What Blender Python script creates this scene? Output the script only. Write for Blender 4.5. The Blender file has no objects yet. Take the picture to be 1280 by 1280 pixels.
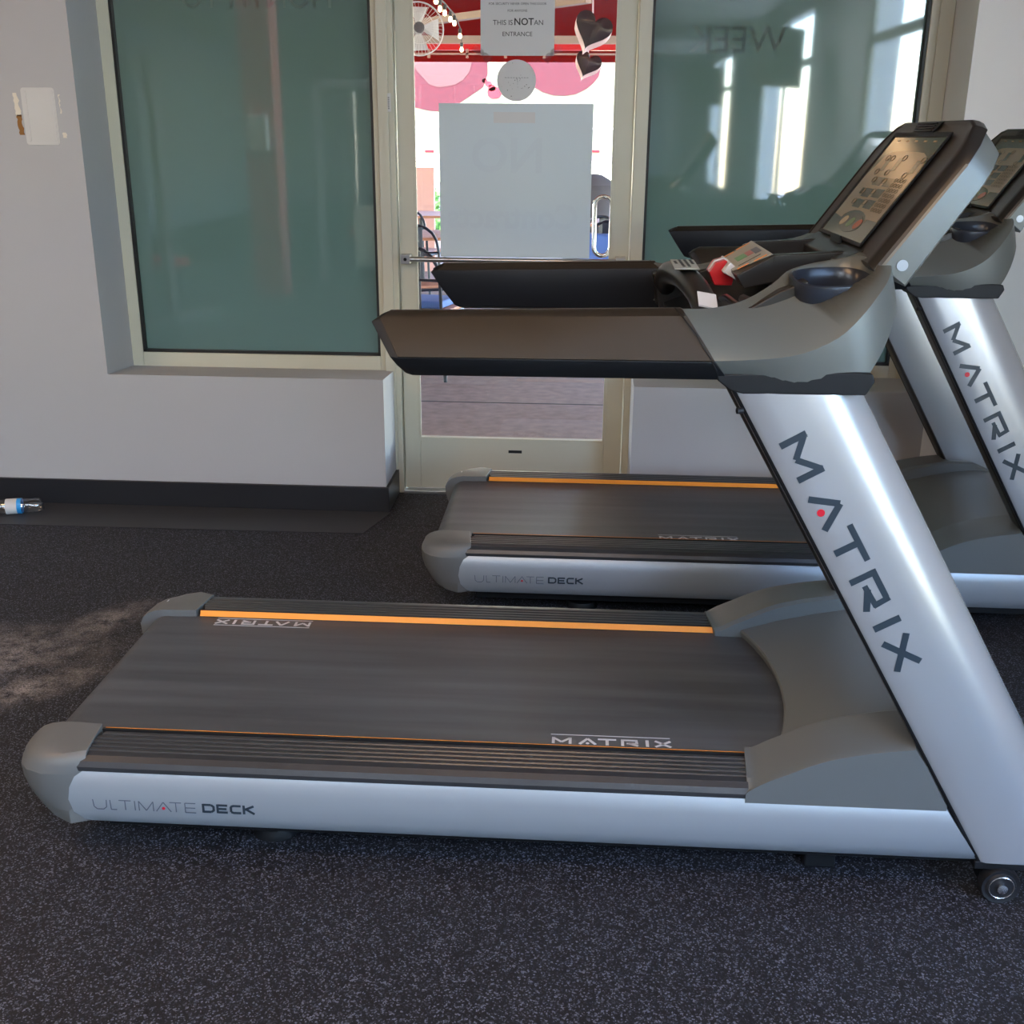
import bpy, bmesh, math, random
from mathutils import Vector, Matrix
R = math.radians
C = bpy.context.scene.collection
S = bpy.context.scene

# ------------------------------------------------------------------ camera
F_PX, PITCH, YAW, ROLL, CAM_H = 1372.945, 18.8809, 3.4629, 0.4307, 1.53845
cd = bpy.data.cameras.new('camera'); cam = bpy.data.objects.new('camera', cd); C.objects.link(cam)
cy, sy, cp, sp = math.cos(R(YAW)), math.sin(R(YAW)), math.cos(R(PITCH)), math.sin(R(PITCH))
fw = Vector((-sy*cp, cy*cp, -sp)); r0 = Vector((cy, sy, 0)); u0 = r0.cross(fw)
cr, sr = math.cos(R(ROLL)), math.sin(R(ROLL))
rv = cr*r0 + sr*u0; uv = -sr*r0 + cr*u0
m = Matrix((rv, uv, -fw)).transposed().to_4x4(); m.translation = (0, 0, CAM_H)
cam.matrix_world = m
cd.sensor_fit = 'HORIZONTAL'; cd.sensor_width = 36; cd.lens = F_PX/1280*36
cd.clip_start = 0.02; cd.clip_end = 300
S.camera = cam

# ------------------------------------------------------------------ world, sun, exposure
S.view_settings.view_transform = 'Standard'; S.view_settings.look = 'None'
S.view_settings.exposure = 0.45; S.view_settings.gamma = 1.0
S.view_settings.use_curve_mapping = False
w = bpy.data.worlds.new('sky'); S.world = w; w.use_nodes = True
wn = w.node_tree.nodes; wl = w.node_tree.links
sky = wn.new('ShaderNodeTexSky'); sky.sky_type = 'NISHITA'; sky.sun_disc = False
sky.sun_elevation = R(52); sky.sun_rotation = R(200); sky.air_density = 1.0; sky.dust_density = 0.2; sky.ozone_density = 2.5
bg = wn['Background']; bg.inputs['Strength'].default_value = 2.3
wl.new(sky.outputs['Color'], bg.inputs['Color'])
sd = bpy.data.lights.new('sun', 'SUN'); sd.energy = 6.0; sd.angle = R(0.6); sd.color = (1.0, 0.95, 0.86)
so = bpy.data.objects.new('sun', sd); C.objects.link(so)
so.rotation_euler = Vector((-0.28, 0.62, -0.78)).to_track_quat('-Z', 'Y').to_euler()
def area(name, loc, direction, sx, sy_, power, col, portal=False):
    d = bpy.data.lights.new(name, 'AREA'); d.shape = 'RECTANGLE'; d.size = sx; d.size_y = sy_
    d.energy = power; d.color = col
    o = bpy.data.objects.new(name, d); C.objects.link(o); o.location = loc
    o.rotation_euler = Vector(direction).to_track_quat('-Z', 'Z').to_euler()
    if portal: d.cycles.is_portal = True
    return o
RX = 2.6        # right wall
WINS = [(-1.75, 0.90), (-8.3, -4.5), (-15.4, -12.0)]     # windows of the right wall (y ranges)
for (a, b) in WINS:
    area('window_portal', (RX+0.10, (a+b)/2, 1.75), (-1, 0, 0), b-a, 2.5, 1, (1, 1, 1), True)
area('door_portal', (-.29, 4.80, 1.2), (0, -1, 0), 0.85, 1.9, 1, (1, 1, 1), True)

# ------------------------------------------------------------------ materials
def nodes(name):
    m = bpy.data.materials.new(name); m.use_nodes = True
    return m, m.node_tree.nodes, m.node_tree.links
def mat(name, col, rough=.5, metal=0., coat=0., bump=0., bscale=200., var=0.04, vscale=6., spec=.5):
    m, n, l = nodes(name); b = n['Principled BSDF']
    b.inputs['Roughness'].default_value = rough; b.inputs['Metallic'].default_value = metal
    b.inputs['Coat Weight'].default_value = coat; b.inputs['Coat Roughness'].default_value = .08
    b.inputs['Specular IOR Level'].default_value = spec
    tc = n.new('ShaderNodeTexCoord'); nz = n.new('ShaderNodeTexNoise'); nz.inputs['Scale'].default_value = vscale
    nz.inputs['Detail'].default_value = 4
    l.new(tc.outputs['Object'], nz.inputs['Vector'])
    mx = n.new('ShaderNodeMix'); mx.data_type = 'RGBA'
    mx.inputs['A'].default_value = tuple(max(0, c*(1-var)) for c in col)+(1,)
    mx.inputs['B'].default_value = tuple(min(1, c*(1+var)) for c in col)+(1,)
    l.new(nz.outputs['Fac'], mx.inputs['Factor']); l.new(mx.outputs['Result'], b.inputs['Base Color'])
    if bump:
        n2 = n.new('ShaderNodeTexNoise'); n2.inputs['Scale'].default_value = bscale; n2.inputs['Detail'].default_value = 3
        l.new(tc.outputs['Object'], n2.inputs['Vector'])
        bp = n.new('ShaderNodeBump'); bp.inputs['Strength'].default_value = bump; bp.inputs['Distance'].default_value = .002
        l.new(n2.outputs['Fac'], bp.inputs['Height']); l.new(bp.outputs['Normal'], b.inputs['Normal'])
    return m
M = {}
M['wall'] = mat('wall_paint', (.44, .435, .44), .75, bump=.15, bscale=90, var=.015)
M['wallr'] = M['wall']
M['white'] = mat('white_paint', (.72, .72, .70), .6, var=.01)
M['white2'] = mat('lit_white_paint', (.86, .85, .82), .6, var=.01)  # lighter white stands in for strong light on the front right wall
M['ceil'] = mat('ceiling_paint', (.62, .52, .40), .8)
M['frame'] = mat('cream_metal_frame', (.56, .54, .43), .42, bump=.03, var=.03)
M['gasket'] = mat('black_gasket', (.012, .012, .012), .5)
M['base'] = mat('black_rubber_base', (.012, .013, .017), .45, bump=.1)
M['mat'] = mat('smooth_mat', (.034, .036, .041), .5, bump=.1, bscale=60)
M['silver'] = mat('silver_paint', (.33, .37, .41), .36, metal=.35, bump=.04, bscale=900, var=.015)
M['silver2'] = mat('silver_paint_upright', (.47, .49, .52), .27, metal=.55, bump=.02, bscale=900, var=.01)
M['grey'] = mat('grey_plastic', (.115, .125, .125), .42, bump=.1, bscale=700, var=.03)
M['hood'] = mat('silver_grey_plastic', (.125, .135, .125), .40, metal=.25, bump=.06, bscale=900, var=.02)
M['capm'] = mat('pewter_plastic', (.13, .135, .135), .45, metal=.1, bump=.1, bscale=600, var=.05)
M['dark'] = mat('dark_plastic', (.018, .0165, .015), .34, bump=.10, bscale=1200, var=.05, spec=.32)
M['grip'] = mat('textured_grip', (.020, .0145, .0095), .33, bump=.35, bscale=1500, var=.06, spec=.38)  # brown tint stands in for warm light on dark plastic
M['black'] = mat('black_rubber', (.007, .008, .010), .50, bump=.15, bscale=900, spec=.3)
M['rail'] = mat('ribbed_black_rail', (.042, .044, .049), .34, metal=.3, bump=.05, var=.12, vscale=20)
M['groove'] = mat('rail_groove', (.006, .006, .007), .6)
M['belt'] = None
M['orange'] = mat('orange_stripe', (.90, .30, .02), .4)
M['ink'] = mat('navy_lettering', (.022, .036, .052), .35)
M['inkd'] = mat('grey_lettering', (.10, .12, .16), .4)
M['inkw'] = mat('white_lettering', (.55, .57, .60), .6)
M['red'] = mat('red_dot', (.55, .01, .03), .35)
M['redp'] = mat('red_plastic', (.55, .012, .018), .3)
M['paper'] = mat('white_paper', (.62, .62, .61), .7)
M['poster'] = mat('poster_back', (.60, .68, .71), .6, var=.01)
M['chrome'] = mat('chrome', (.75, .76, .78), .15, metal=1.)
M['steel'] = mat('brushed_steel', (.5, .5, .5), .3, metal=1.)
M['text'] = mat('printed_text', (.03, .03, .03), .6)
M['faint'] = mat('faint_text', (.585, .66, .695), .6)
M['cup'] = mat('cup_plastic', (.018, .022, .031), .28, var=.05)
M['screen'] = mat('screen_glass', (.085, .075, .045), .10, coat=.5)
M['panel'] = mat('screen_overlay', (.30, .235, .16), .15, coat=.3)
M['icon'] = mat('overlay_icon', (.09, .078, .05), .15, coat=.3)
M['icong'] = mat('overlay_green', (.14, .20, .10), .15)
M['iconr'] = mat('overlay_red', (.38, .10, .06), .15)
M['iconw'] = mat('overlay_pale', (.42, .32, .20), .15)
M['pad'] = mat('pad_face', (.34, .33, .28), .35)
M['padg'] = mat('pad_green', (.10, .32, .12), .35)
M['padr'] = mat('pad_red', (.45, .12, .12), .35)
M['concrete'] = mat('patio_concrete', (.27, .175, .135), .8, bump=.5, bscale=40, var=.5, vscale=14)
M['pave'] = mat('pale_pavement', (.75, .79, .86), .8)
M['joint'] = mat('concrete_joint', (.07, .055, .05), .9)
M['beam'] = mat('cream_beam', (.42, .30, .22), .6)
M['cream'] = mat('cream_trailer', (.34, .285, .155), .5, var=.02, vscale=.5)
M['bulbsock'] = mat('bulb_socket', (.02, .015, .012), .5)
M['wood'] = mat('patio_wood', (.50, .20, .10), .5, var=.2, vscale=15)
M['bmetal'] = mat('black_metal', (.010, .011, .018), .35)
M['blue'] = mat('blue_cushion', (.10, .18, .45), .7)
M['hbrown'] = mat('glossy_dark_brown', (.035, .008, .008), .12, coat=.6)
M['hpink'] = mat('pale_pink_side', (.80, .55, .50), .5)
M['green'] = mat('leaves', (.16, .34, .06), .7, var=.5, vscale=12)
M['pinkwall'] = mat('pink_wall', (.70, .36, .28), .7)
M['fanw'] = mat('fan_grille', (.62, .57, .52), .4)
M['greyf'] = mat('grey_fabric', (.09, .075, .075), .8)
M['redcol'] = mat('red_paint', (.48, .07, .07), .5)
M['dmetal'] = mat('machine_frame', (.22, .23, .24), .4)
M['tire'] = mat('wheel_rubber', (.012, .013, .016), .45, bump=.1)
M['cherry'] = mat('cherry_print', (.11, .008, .010), .7, var=.45, vscale=25)

def belt_mat():
    m, n, l = nodes('running_belt'); b = n['Principled BSDF']
    b.inputs['Roughness'].default_value = .42
    tc = n.new('ShaderNodeTexCoord'); mp = n.new('ShaderNodeMapping'); mp.inputs['Scale'].default_value = (.9, 14, 1)
    nz = n.new('ShaderNodeTexNoise'); nz.inputs['Scale'].default_value = 1.2; nz.inputs['Detail'].default_value = 3
    l.new(tc.outputs['Object'], mp.inputs['Vector']); l.new(mp.outputs['Vector'], nz.inputs['Vector'])
    cr = n.new('ShaderNodeValToRGB'); cr.color_ramp.elements[0].position = .35; cr.color_ramp.elements[1].position = .68
    cr.color_ramp.elements[0].color = (.040, .043, .050, 1); cr.color_ramp.elements[1].color = (.078, .083, .092, 1)
    l.new(nz.outputs['Fac'], cr.inputs['Fac']); l.new(cr.outputs['Color'], b.inputs['Base Color'])
    n2 = n.new('ShaderNodeTexNoise'); n2.inputs['Scale'].default_value = 700
    l.new(tc.outputs['Object'], n2.inputs['Vector'])
    bp = n.new('ShaderNodeBump'); bp.inputs['Strength'].default_value = .35; bp.inputs['Distance'].default_value = .002
    l.new(n2.outputs['Fac'], bp.inputs['Height']); l.new(bp.outputs['Normal'], b.inputs['Normal'])
    return m
M['belt'] = belt_mat()

def floor_mat():
    m, n, l = nodes('speckled_rubber_floor'); b = n['Principled BSDF']; b.inputs['Roughness'].default_value = .62; b.inputs['Specular IOR Level'].default_value = .35
    tc = n.new('ShaderNodeTexCoord')
    v = n.new('ShaderNodeTexVoronoi'); v.inputs['Scale'].default_value = 330
    l.new(tc.outputs['Object'], v.inputs['Vector'])
    sep = n.new('ShaderNodeSeparateColor'); l.new(v.outputs['Color'], sep.inputs['Color'])
    cr = n.new('ShaderNodeValToRGB'); cr.color_ramp.interpolation = 'LINEAR'
    e = cr.color_ramp.elements; e[0].position = 0; e[0].color = (.006, .006, .008, 1)
    e[1].position = .62; e[1].color = (.0075, .008, .0105, 1)
    k = e.new(.80); k.color = (.030, .033, .045, 1); k = e.new(1.); k.color = (.15, .16, .21, 1)
    l.new(sep.outputs['Red'], cr.inputs['Fac'])
    # chalk scuffs on the floor near the rear of the treadmill
    def blob(cx, cyy, rx, ry, ang):
        mp = n.new('ShaderNodeMapping'); mp.vector_type = 'TEXTURE'
        mp.inputs['Location'].default_value = (cx, cyy, 0); mp.inputs['Rotation'].default_value = (0, 0, ang)
        mp.inputs['Scale'].default_value = (rx, ry, 1)
        g = n.new('ShaderNodeTexGradient'); g.gradient_type = 'SPHERICAL'
        l.new(tc.outputs['Object'], mp.inputs['Vector']); l.new(mp.outputs['Vector'], g.inputs['Vector'])
        return g.outputs['Fac']
    acc = None
    for a in [(-1.85, 2.98, .52, .26, .25), (-1.56, 3.25, .26, .11, 1.0), (-1.60, 2.76, .34, .12, .75), (-2.2, 3.0, .5, .25, 0)]:
        f = blob(*a)
        if acc is None: acc = f
        else:
            mx = n.new('ShaderNodeMath'); mx.operation = 'MAXIMUM'; l.new(acc, mx.inputs[0]); l.new(f, mx.inputs[1]); acc = mx.outputs[0]
    nz = n.new('ShaderNodeTexNoise'); nz.inputs['Scale'].default_value = 14; nz.inputs['Detail'].default_value = 12; nz.inputs['Roughness'].default_value = .75
    l.new(tc.outputs['Object'], nz.inputs['Vector'])
    mr = n.new('ShaderNodeMapRange'); mr.inputs['From Min'].default_value = .40; mr.inputs['From Max'].default_value = .72
    l.new(nz.outputs['Fac'], mr.inputs['Value'])
    mu = n.new('ShaderNodeMath'); mu.operation = 'MULTIPLY'; l.new(acc, mu.inputs[0]); l.new(mr.outputs['Result'], mu.inputs[1])
    mu2 = n.new('ShaderNodeMath'); mu2.operation = 'MULTIPLY'; mu2.inputs[1].default_value = 1.5; mu2.use_clamp = True
    mu3 = n.new('ShaderNodeMath'); mu3.operation = 'MULTIPLY_ADD'; mu3.inputs[1].default_value = .9; mu3.inputs[2].default_value = .35; l.new(sep.outputs['Blue'], mu3.inputs[0])
    mu4 = n.new('ShaderNodeMath'); mu4.operation = 'MULTIPLY'; l.new(mu.outputs[0], mu4.inputs[0]); l.new(mu3.outputs[0], mu4.inputs[1]); l.new(mu4.outputs[0], mu2.inputs[0])
    mix = n.new('ShaderNodeMix'); mix.data_type = 'RGBA'; mix.inputs['B'].default_value = (.34, .31, .30, 1)
    l.new(mu2.outputs[0], mix.inputs['Factor']); l.new(cr.outputs['Color'], mix.inputs['A'])
    l.new(mix.outputs['Result'], b.inputs['Base Color'])
    bp = n.new('ShaderNodeBump'); bp.inputs['Strength'].default_value = .2; bp.inputs['Distance'].default_value = .001
    l.new(sep.outputs['Green'], bp.inputs['Height']); l.new(bp.outputs['Normal'], b.inputs['Normal'])
    return m
M['floor'] = floor_mat()

def film_mat(name, col, ior=2.7):
    m, n, l = nodes(name); b = n['Principled BSDF']
    b.inputs['Base Color'].default_value = col+(1,); b.inputs['Roughness'].default_value = .03; b.inputs['IOR'].default_value = ior
    t = n.new('ShaderNodeBsdfTranslucent'); t.inputs['Color'].default_value = tuple(min(1, c*2.2) for c in col)+(1,)
    mx = n.new('ShaderNodeMixShader'); mx.inputs[0].default_value = .5
    l.new(b.outputs[0], mx.inputs[1]); l.new(t.outputs[0], mx.inputs[2]); l.new(mx.outputs[0], n['Material Output'].inputs['Surface'])
    return m
M['letter'] = film_mat('window_letter', (.185, .235, .226))
M['film'] = film_mat('frosted_film_glass', (.132, .180, .174))
def clear_glass(name, fac=.06, tint=(1, 1, 1)):
    m, n, l = nodes(name)
    t = n.new('ShaderNodeBsdfTransparent'); t.inputs['Color'].default_value = tint+(1,)
    g = n.new('ShaderNodeBsdfGlossy'); g.inputs['Roughness'].default_value = .0
    mx = n.new('ShaderNodeMixShader'); mx.inputs[0].default_value = fac
    l.new(t.outputs[0], mx.inputs[1]); l.new(g.outputs[0], mx.inputs[2]); l.new(mx.outputs[0], n['Material Output'].inputs['Surface'])
    return m
M['glass'] = clear_glass('clear_glass', .05)
M['plastic'] = clear_glass('clear_plastic', .22, (.86, .9, .95))
M['sleeve'] = clear_glass('clear_sleeve', .10, (.93, .93, .93))
def fabric_translucent(name, col):
    m, n, l = nodes(name); b = n['Principled BSDF']; b.inputs['Base Color'].default_value = col+(1,); b.inputs['Roughness'].default_value = .8; b.inputs['Specular IOR Level'].default_value = 0
    t = n.new('ShaderNodeBsdfTranslucent'); t.inputs['Color'].default_value = col+(1,)
    mx = n.new('ShaderNodeMixShader'); mx.inputs[0].default_value = .45
    l.new(b.outputs[0], mx.inputs[1]); l.new(t.outputs[0], mx.inputs[2]); l.new(mx.outputs[0], n['Material Output'].inputs['Surface'])
    return m
M['canopy'] = fabric_translucent('red_canopy', (.26, .008, .005))
def emit(name, col, s):
    m, n, l = nodes(name); b = n['Principled BSDF']; b.inputs['Emission Color'].default_value = col+(1,)
    b.inputs['Emission Strength'].default_value = s; b.inputs['Base Color'].default_value = col+(1,)
    return m
M['bulb'] = emit('lit_bulb', (1., .72, .38), 6)
M['lamp'] = emit('added_fill_glow', (.80, .90, 1.), 16)  # glow of the added cool fill lights
M['lampw'] = emit('warm_lamp_glow', (1., .60, .30), 15)

# ------------------------------------------------------------------ mesh helpers
class MB:
    def __init__(s): s.v = []; s.f = []
    def add(s, vs, fs):
        o = len(s.v); s.v += [tuple(v) for v in vs]; s.f += [tuple(i+o for i in f) for f in fs]; return s
    def box(s, x0, y0, z0, x1, y1, z1):
        vs = [(x, y, z) for x in (x0, x1) for y in (y0, y1) for z in (z0, z1)]
        return s.add(vs, [(0, 1, 3, 2), (4, 6, 7, 5), (0, 4, 5, 1), (2, 3, 7, 6), (0, 2, 6, 4), (1, 5, 7, 3)])
    def prism(s, pts, n, h):            # planar polygon pts (3D) extruded along n*h
        k = len(pts); n = Vector(n)*h
        vs = [Vector(p) for p in pts]+[Vector(p)+n for p in pts]
        return s.add(vs, [tuple(range(k))[::-1], tuple(range(k, 2*k))]+[(i, (i+1) % k, (i+1) % k+k, i+k) for i in range(k)])
    def loft(s, rings, closed=True, caps=True, loop=False):
        k = len(rings[0]); vs = [p for r in rings for p in r]; fs = []
        nr = len(rings)
        for i in range(nr if loop else nr-1):
            j2 = (i+1) % nr
            for j in range(k if closed else k-1):
                a, b = i*k+j, i*k+(j+1) % k; c, d = j2*k+(j+1) % k, j2*k+j
                fs.append((a, b, c, d))
        if caps and closed and not loop:
            fs.append(tuple(range(k))[::-1]); fs.append(tuple((nr-1)*k+j for j in range(k)))
        return s.add(vs, fs)
    def tube(s, path, r, n=10, loop=False, caps=True):
        P = [Vector(p) for p in path]; rings = []; up = None
        for i, p in enumerate(P):
            if loop: t = (P[(i+1) % len(P)]-P[i-1])
            else: t = P[min(i+1, len(P)-1)]-P[max(i-1, 0)]
            t.normalize()
            if up is None:
                up = Vector((0, 0, 1)) if abs(t.z) < .9 else Vector((1, 0, 0))
            a = t.cross(up); a.normalize(); b = a.cross(t); b.normalize(); up = b
            rr = r[i] if isinstance(r, (list, tuple)) else r
            rings.append([p+a*rr*math.cos(q*2*math.pi/n)+b*rr*math.sin(q*2*math.pi/n) for q in range(n)])
        return s.loft(rings, True, caps, loop)
    def lathe(s, prof, c, axis=(0, 0, 1), n=24):
        ax = Vector(axis).normalized(); a = ax.orthogonal().normalized(); b = ax.cross(a); c = Vector(c)
        rings = [[c+ax*h+(a*math.cos(2*math.pi*q/n)+b*math.sin(2*math.pi*q/n))*max(r, 1e-4) for q in range(n)] for r, h in prof]
        return s.loft(rings)
    def build(s, name, m, parent=None, smooth=40, bevel=0, segs=2, weld=False):
        me = bpy.data.meshes.new(name); me.from_pydata([tuple(v) for v in s.v], [], s.f); me.update()
        bm = bmesh.new(); bm.from_mesh(me)
        if weld: bmesh.ops.remove_doubles(bm, verts=bm.verts, dist=1e-5)
        bmesh.ops.recalc_face_normals(bm, faces=bm.faces); bm.to_mesh(me); bm.free()
        me.materials.append(m)
        if smooth:
            me.polygons.foreach_set('use_smooth', [True]*len(me.polygons)); me.set_sharp_from_angle(angle=R(smooth))
        o = bpy.data.objects.new(name, me); C.objects.link(o)
        if parent: o.parent = parent
        if bevel:
            bv = o.modifiers.new('bevel', 'BEVEL'); bv.width = bevel; bv.segments = segs; bv.limit_method = 'ANGLE'; bv.angle_limit = R(35)
            bv.harden_normals = True
        return o
def tag(o, label=None, cat=None, group=None, kind=None):
    if label: o['label'] = label
    if cat: o['category'] = cat
    if group: o['group'] = group
    if kind: o['kind'] = kind
    return o
def empty(name, loc, rz=0):
    o = bpy.data.objects.new(name, None); C.objects.link(o); o.location = loc; o.rotation_euler = (0, 0, rz); o.empty_display_size = .1
    return o
def struct(name, mb, m, parent=None, **k):
    o = mb.build(name, m, parent, **k)
    if not parent: o['kind'] = 'structure'
    return o
def copy_tree(o, parent=None):
    c = o.copy(); C.objects.link(c)
    if parent: c.parent = parent
    for ch in o.children: copy_tree(ch, c)
    return c
def spline(pts, n):
    P = [Vector(p) for p in pts]; P = [2*P[0]-P[1]]+P+[2*P[-1]-P[-2]]; out = []
    for i in range(1, len(P)-2):
        for k in range(n):
            t = k/n; a, b, c, d = P[i-1], P[i], P[i+1], P[i+2]
            out.append(.5*((2*b)+(-a+c)*t+(2*a-5*b+4*c-d)*t*t+(-a+3*b-3*c+d)*t**3))
    out.append(P[-2]); return out
def text_mesh(body, size, m, name, origin, right, up, parent=None, mirror=False, depth=.0006, align='LEFT', bold=0.):
    cu = bpy.data.curves.new('t', 'FONT'); cu.body = body; cu.size = size; cu.extrude = depth; cu.align_x = align; cu.offset = bold
    cu.resolution_u = 3
    to = bpy.data.objects.new('t', cu); C.objects.link(to)
    dg = bpy.context.evaluated_depsgraph_get(); me = bpy.data.meshes.new_from_object(to.evaluated_get(dg))
    bpy.data.objects.remove(to); bpy.data.curves.remove(cu)
    r = Vector(right).normalized(); u = Vector(up).normalized(); n = r.cross(u); o0 = Vector(origin)
    me.materials.clear(); me.materials.append(m)
    for v in me.vertices:
        c = v.co.copy(); x = -c.x if mirror else c.x
        v.co = o0+r*x+u*c.y+n*c.z
    me.name = name
    o = bpy.data.objects.new(name, me); C.objects.link(o)
    if parent: o.parent = parent
    return o
def stroke_text(strokes, o, r, u, size, wid, n, th=.0006, mb=None):
    mb = mb or MB(); o = Vector(o); r = Vector(r); u = Vector(u); n = Vector(n)
    for (x0, y0, x1, y1, *ww) in strokes:
        a = Vector((x0, y0)); b = Vector((x1, y1)); d = (b-a).normalized(); q = Vector((-d.y, d.x))*((ww[0] if ww else wid)/2)
        pts = [a+q, b+q, b-q, a-q]
        mb.prism([o+r*p.x*size+u*p.y*size-n*th*.1 for p in pts], n, th)
    return mb
# the wide lettering; units of cap height, advance measured off the photo (total length 9.7 cap heights)
def matrix_strokes():
    s = []
    L = 9.7
    x = 0
    s += [(.12, .02, .12, .98, .24), (.10, .92, .80, .28, .22), (.80, .28, 1.5, .92, .22), (1.5, .98, 1.5, .02, .24)]         # M
    a = .235*L; s += [(a, .05, a+.65, .93, .24), (a+.65, .93, a+1.3, .05, .24)]                                              # A without a bar
    t = .39*L; s += [(t, .89, t+1.5, .89, .22), (t+.75, .8, t+.75, .0, .26)]                                                 # T
    q = .585*L; s += [(q+.12, 0, q+.12, 1, .24), (q+.12, .89, q+1.2, .89, .22), (q+1.24, .99, q+1.30, .36, .22), (q+1.36, .44, q+.45, .40, .20), (q+.62, .44, q+1.38, .06, .24)]
    i = .795*L; s += [(i+.1, 0, i+.1, 1, .26)]
    X = .873*L; s += [(X, .95, X+1.25, .05, .24), (X, .05, X+1.25, .95, .24)]
    return s, a+.65
MS, MDOT = matrix_strokes()
def disc(mb, c, n, r, th=.0006, k=14):
    n = Vector(n).normalized(); a = n.orthogonal().normalized(); b = n.cross(a); c = Vector(c)
    return mb.prism([c+(a*math.cos(2*math.pi*i/k)+b*math.sin(2*math.pi*i/k))*r for i in range(k)], n, th)

# ------------------------------------------------------------------ the room
WY, SY = 4.45, 4.73     # face of the painted wall, face of the window and door frames
struct('floor', MB().box(-7, -17, -.10, RX, 4.86, 0), M['floor'], smooth=0)
CEIL = 3.2
struct('ceiling', MB().box(-7, -17, CEIL, RX+.3, 4.95, CEIL+.3), M['ceil'], smooth=0)
struct('wall_left', MB().box(-7.2, -17, -.1, -7, 4.95, CEIL), M['wall'], smooth=0)
# back wall
bw = MB().box(-7, -17.2, -.1, RX+.3, -17, CEIL)
struct('wall_back', bw, M['wall'], smooth=0)
# front wall: left field, pony walls under the windows, header, right field
fl = MB(); fl.box(-7, WY, 0, -1.98, 4.9, CEIL); struct('wall_front_left', fl, M['wall'], smooth=0)
struct('wall_front_low_left', MB().add(
    [(-1.98, WY, 0), (-.81, WY, 0), (-.81, 4.8, 0), (-1.98, 4.8, 0), (-1.98, WY, .578), (-.81, WY, .578), (-.81, 4.8, .556), (-1.98, 4.8, .556)],
    [(0, 3, 2, 1), (4, 5, 6, 7), (0, 1, 5, 4), (1, 2, 6, 5), (2, 3, 7, 6), (3, 0, 4, 7)]), M['wall'], smooth=0)
struct('wall_front_low_right', MB().box(.228, WY, 0, 1.41, 4.8, .57), M['wall'], smooth=0)
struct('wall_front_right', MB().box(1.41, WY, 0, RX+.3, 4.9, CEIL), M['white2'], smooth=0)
struct('wall_front_header', MB().box(-1.98, WY, 3.08, 1.41, 4.9, CEIL), M['wall'], smooth=0)
# right wall with three windows
ys = [-17]
for (a, b) in reversed(WINS): ys += [a, b]
ys += [WY]
rw = MB()
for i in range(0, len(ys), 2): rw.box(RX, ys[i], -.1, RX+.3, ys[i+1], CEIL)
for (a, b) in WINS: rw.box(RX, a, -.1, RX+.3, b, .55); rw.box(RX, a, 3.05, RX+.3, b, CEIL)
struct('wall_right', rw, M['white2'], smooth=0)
def side_window(name, a, b):
    f = MB(); x0, x1 = RX+.015, RX+.055
    for y in (a, b-.09): f.box(x0, y, .55, x1, y+.09, 3.05)
    k = max(1, round((b-a)/1.9))
    for i in range(1, k): y = a+(b-a)*i/k; f.box(x0, y-.035, .55, x1, y+.035, 3.05)
    for z in (.55, 2.36, 2.97): f.box(x0, a, z, x1, b, z+.09)
    o = struct(name, f, M['frame'], smooth=0)
    g = MB(); g.box(x0+.015, a+.05, .6, x0+.021, b-.05, 3.0); g.build('glass_pane', M['glass'], o, smooth=0)
    s = MB(); s.box(RX-.02, a, .53, RX+.014, b, .552); s.build('window_sill', M['white'], o, smooth=0)
for i, (a, b) in enumerate(WINS): side_window('window_%d' % (i+3), a, b)
# baseboards
bl = MB(); bl.box(-7, WY-.012, 0, -.798, WY+.002, .112); bl.box(-.812, WY, 0, -.798, SY+.005, .112)
struct('baseboard_front_left', bl, M['base'], bevel=.003)
br = MB(); br.box(.216, WY-.012, 0, RX, WY+.002, .112); struct('baseboard_front_right', br, M['base'], bevel=.003)
struct('baseboard_right', MB().box(RX-.012, -17, 0, RX+.002, WY-.013, .112), M['base'], bevel=.003)
# smooth mat along the left wall
tg = MB(); tg.prism([(-6.5, 4.118, .0005), (-.86, 4.162, .0005), (-.79, WY-.015, .0005), (-6.5, WY-.015, .0005)], (0, 0, 1), .003)
tag(tg.build('wall_edge_mat', M['mat'], smooth=0), 'smooth black rubber strip lying along the base of the left wall', 'mat')
# tile seams in the floor
sm = MB()
sm.box(-.80, 4.28, -.001, .6, 4.286, .0006); 
tr = struct('trim_1', sm, M['groove'], smooth=0)

# windows beside the door
def front_window(name, x0, x1, gl, gr, ztop=3.08):
    f = MB(); zb = .556
    f.box(x0, SY, zb, gl, SY+.11, ztop); f.box(gr, SY, zb, x1, SY+.11, ztop)
    f.box(gl, SY, zb, gr, SY+.11, .622); f.box(gl, SY, ztop-.06, gr, SY+.11, ztop)
    o = struct(name, f, M['frame'], bevel=.003)
    MB().box(gl-.005, SY+.03, .61, gr+.005, SY+.038, ztop-.05).build('glass_pane', M['film'], o, smooth=0)
    g = MB(); t = .011
    g.box(gl, SY+.006, .622, gl+t, SY+.034, ztop-.06); g.box(gr-t, SY+.006, .622, gr, SY+.034, ztop-.06); g.box(gl, SY+.006, .622, gr, SY+.034, .622+t)
    g.build('window_gasket', M['gasket'], o, smooth=0)
    b = MB(); bz = .008; b.box(x0+.02, SY-bz, zb+.02, gl-.02, SY+.001, ztop-.02)
    return o
w1 = front_window('window_1', -1.985, -.845, -1.932, -.868)
w2 = front_window('window_2', .205, 1.412, .252, 1.322)
MB().box(1.352, SY-.012, .57, 1.408, SY+.001, 3.07).build('window_frame', M['frame'], w2, bevel=.002)

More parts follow.
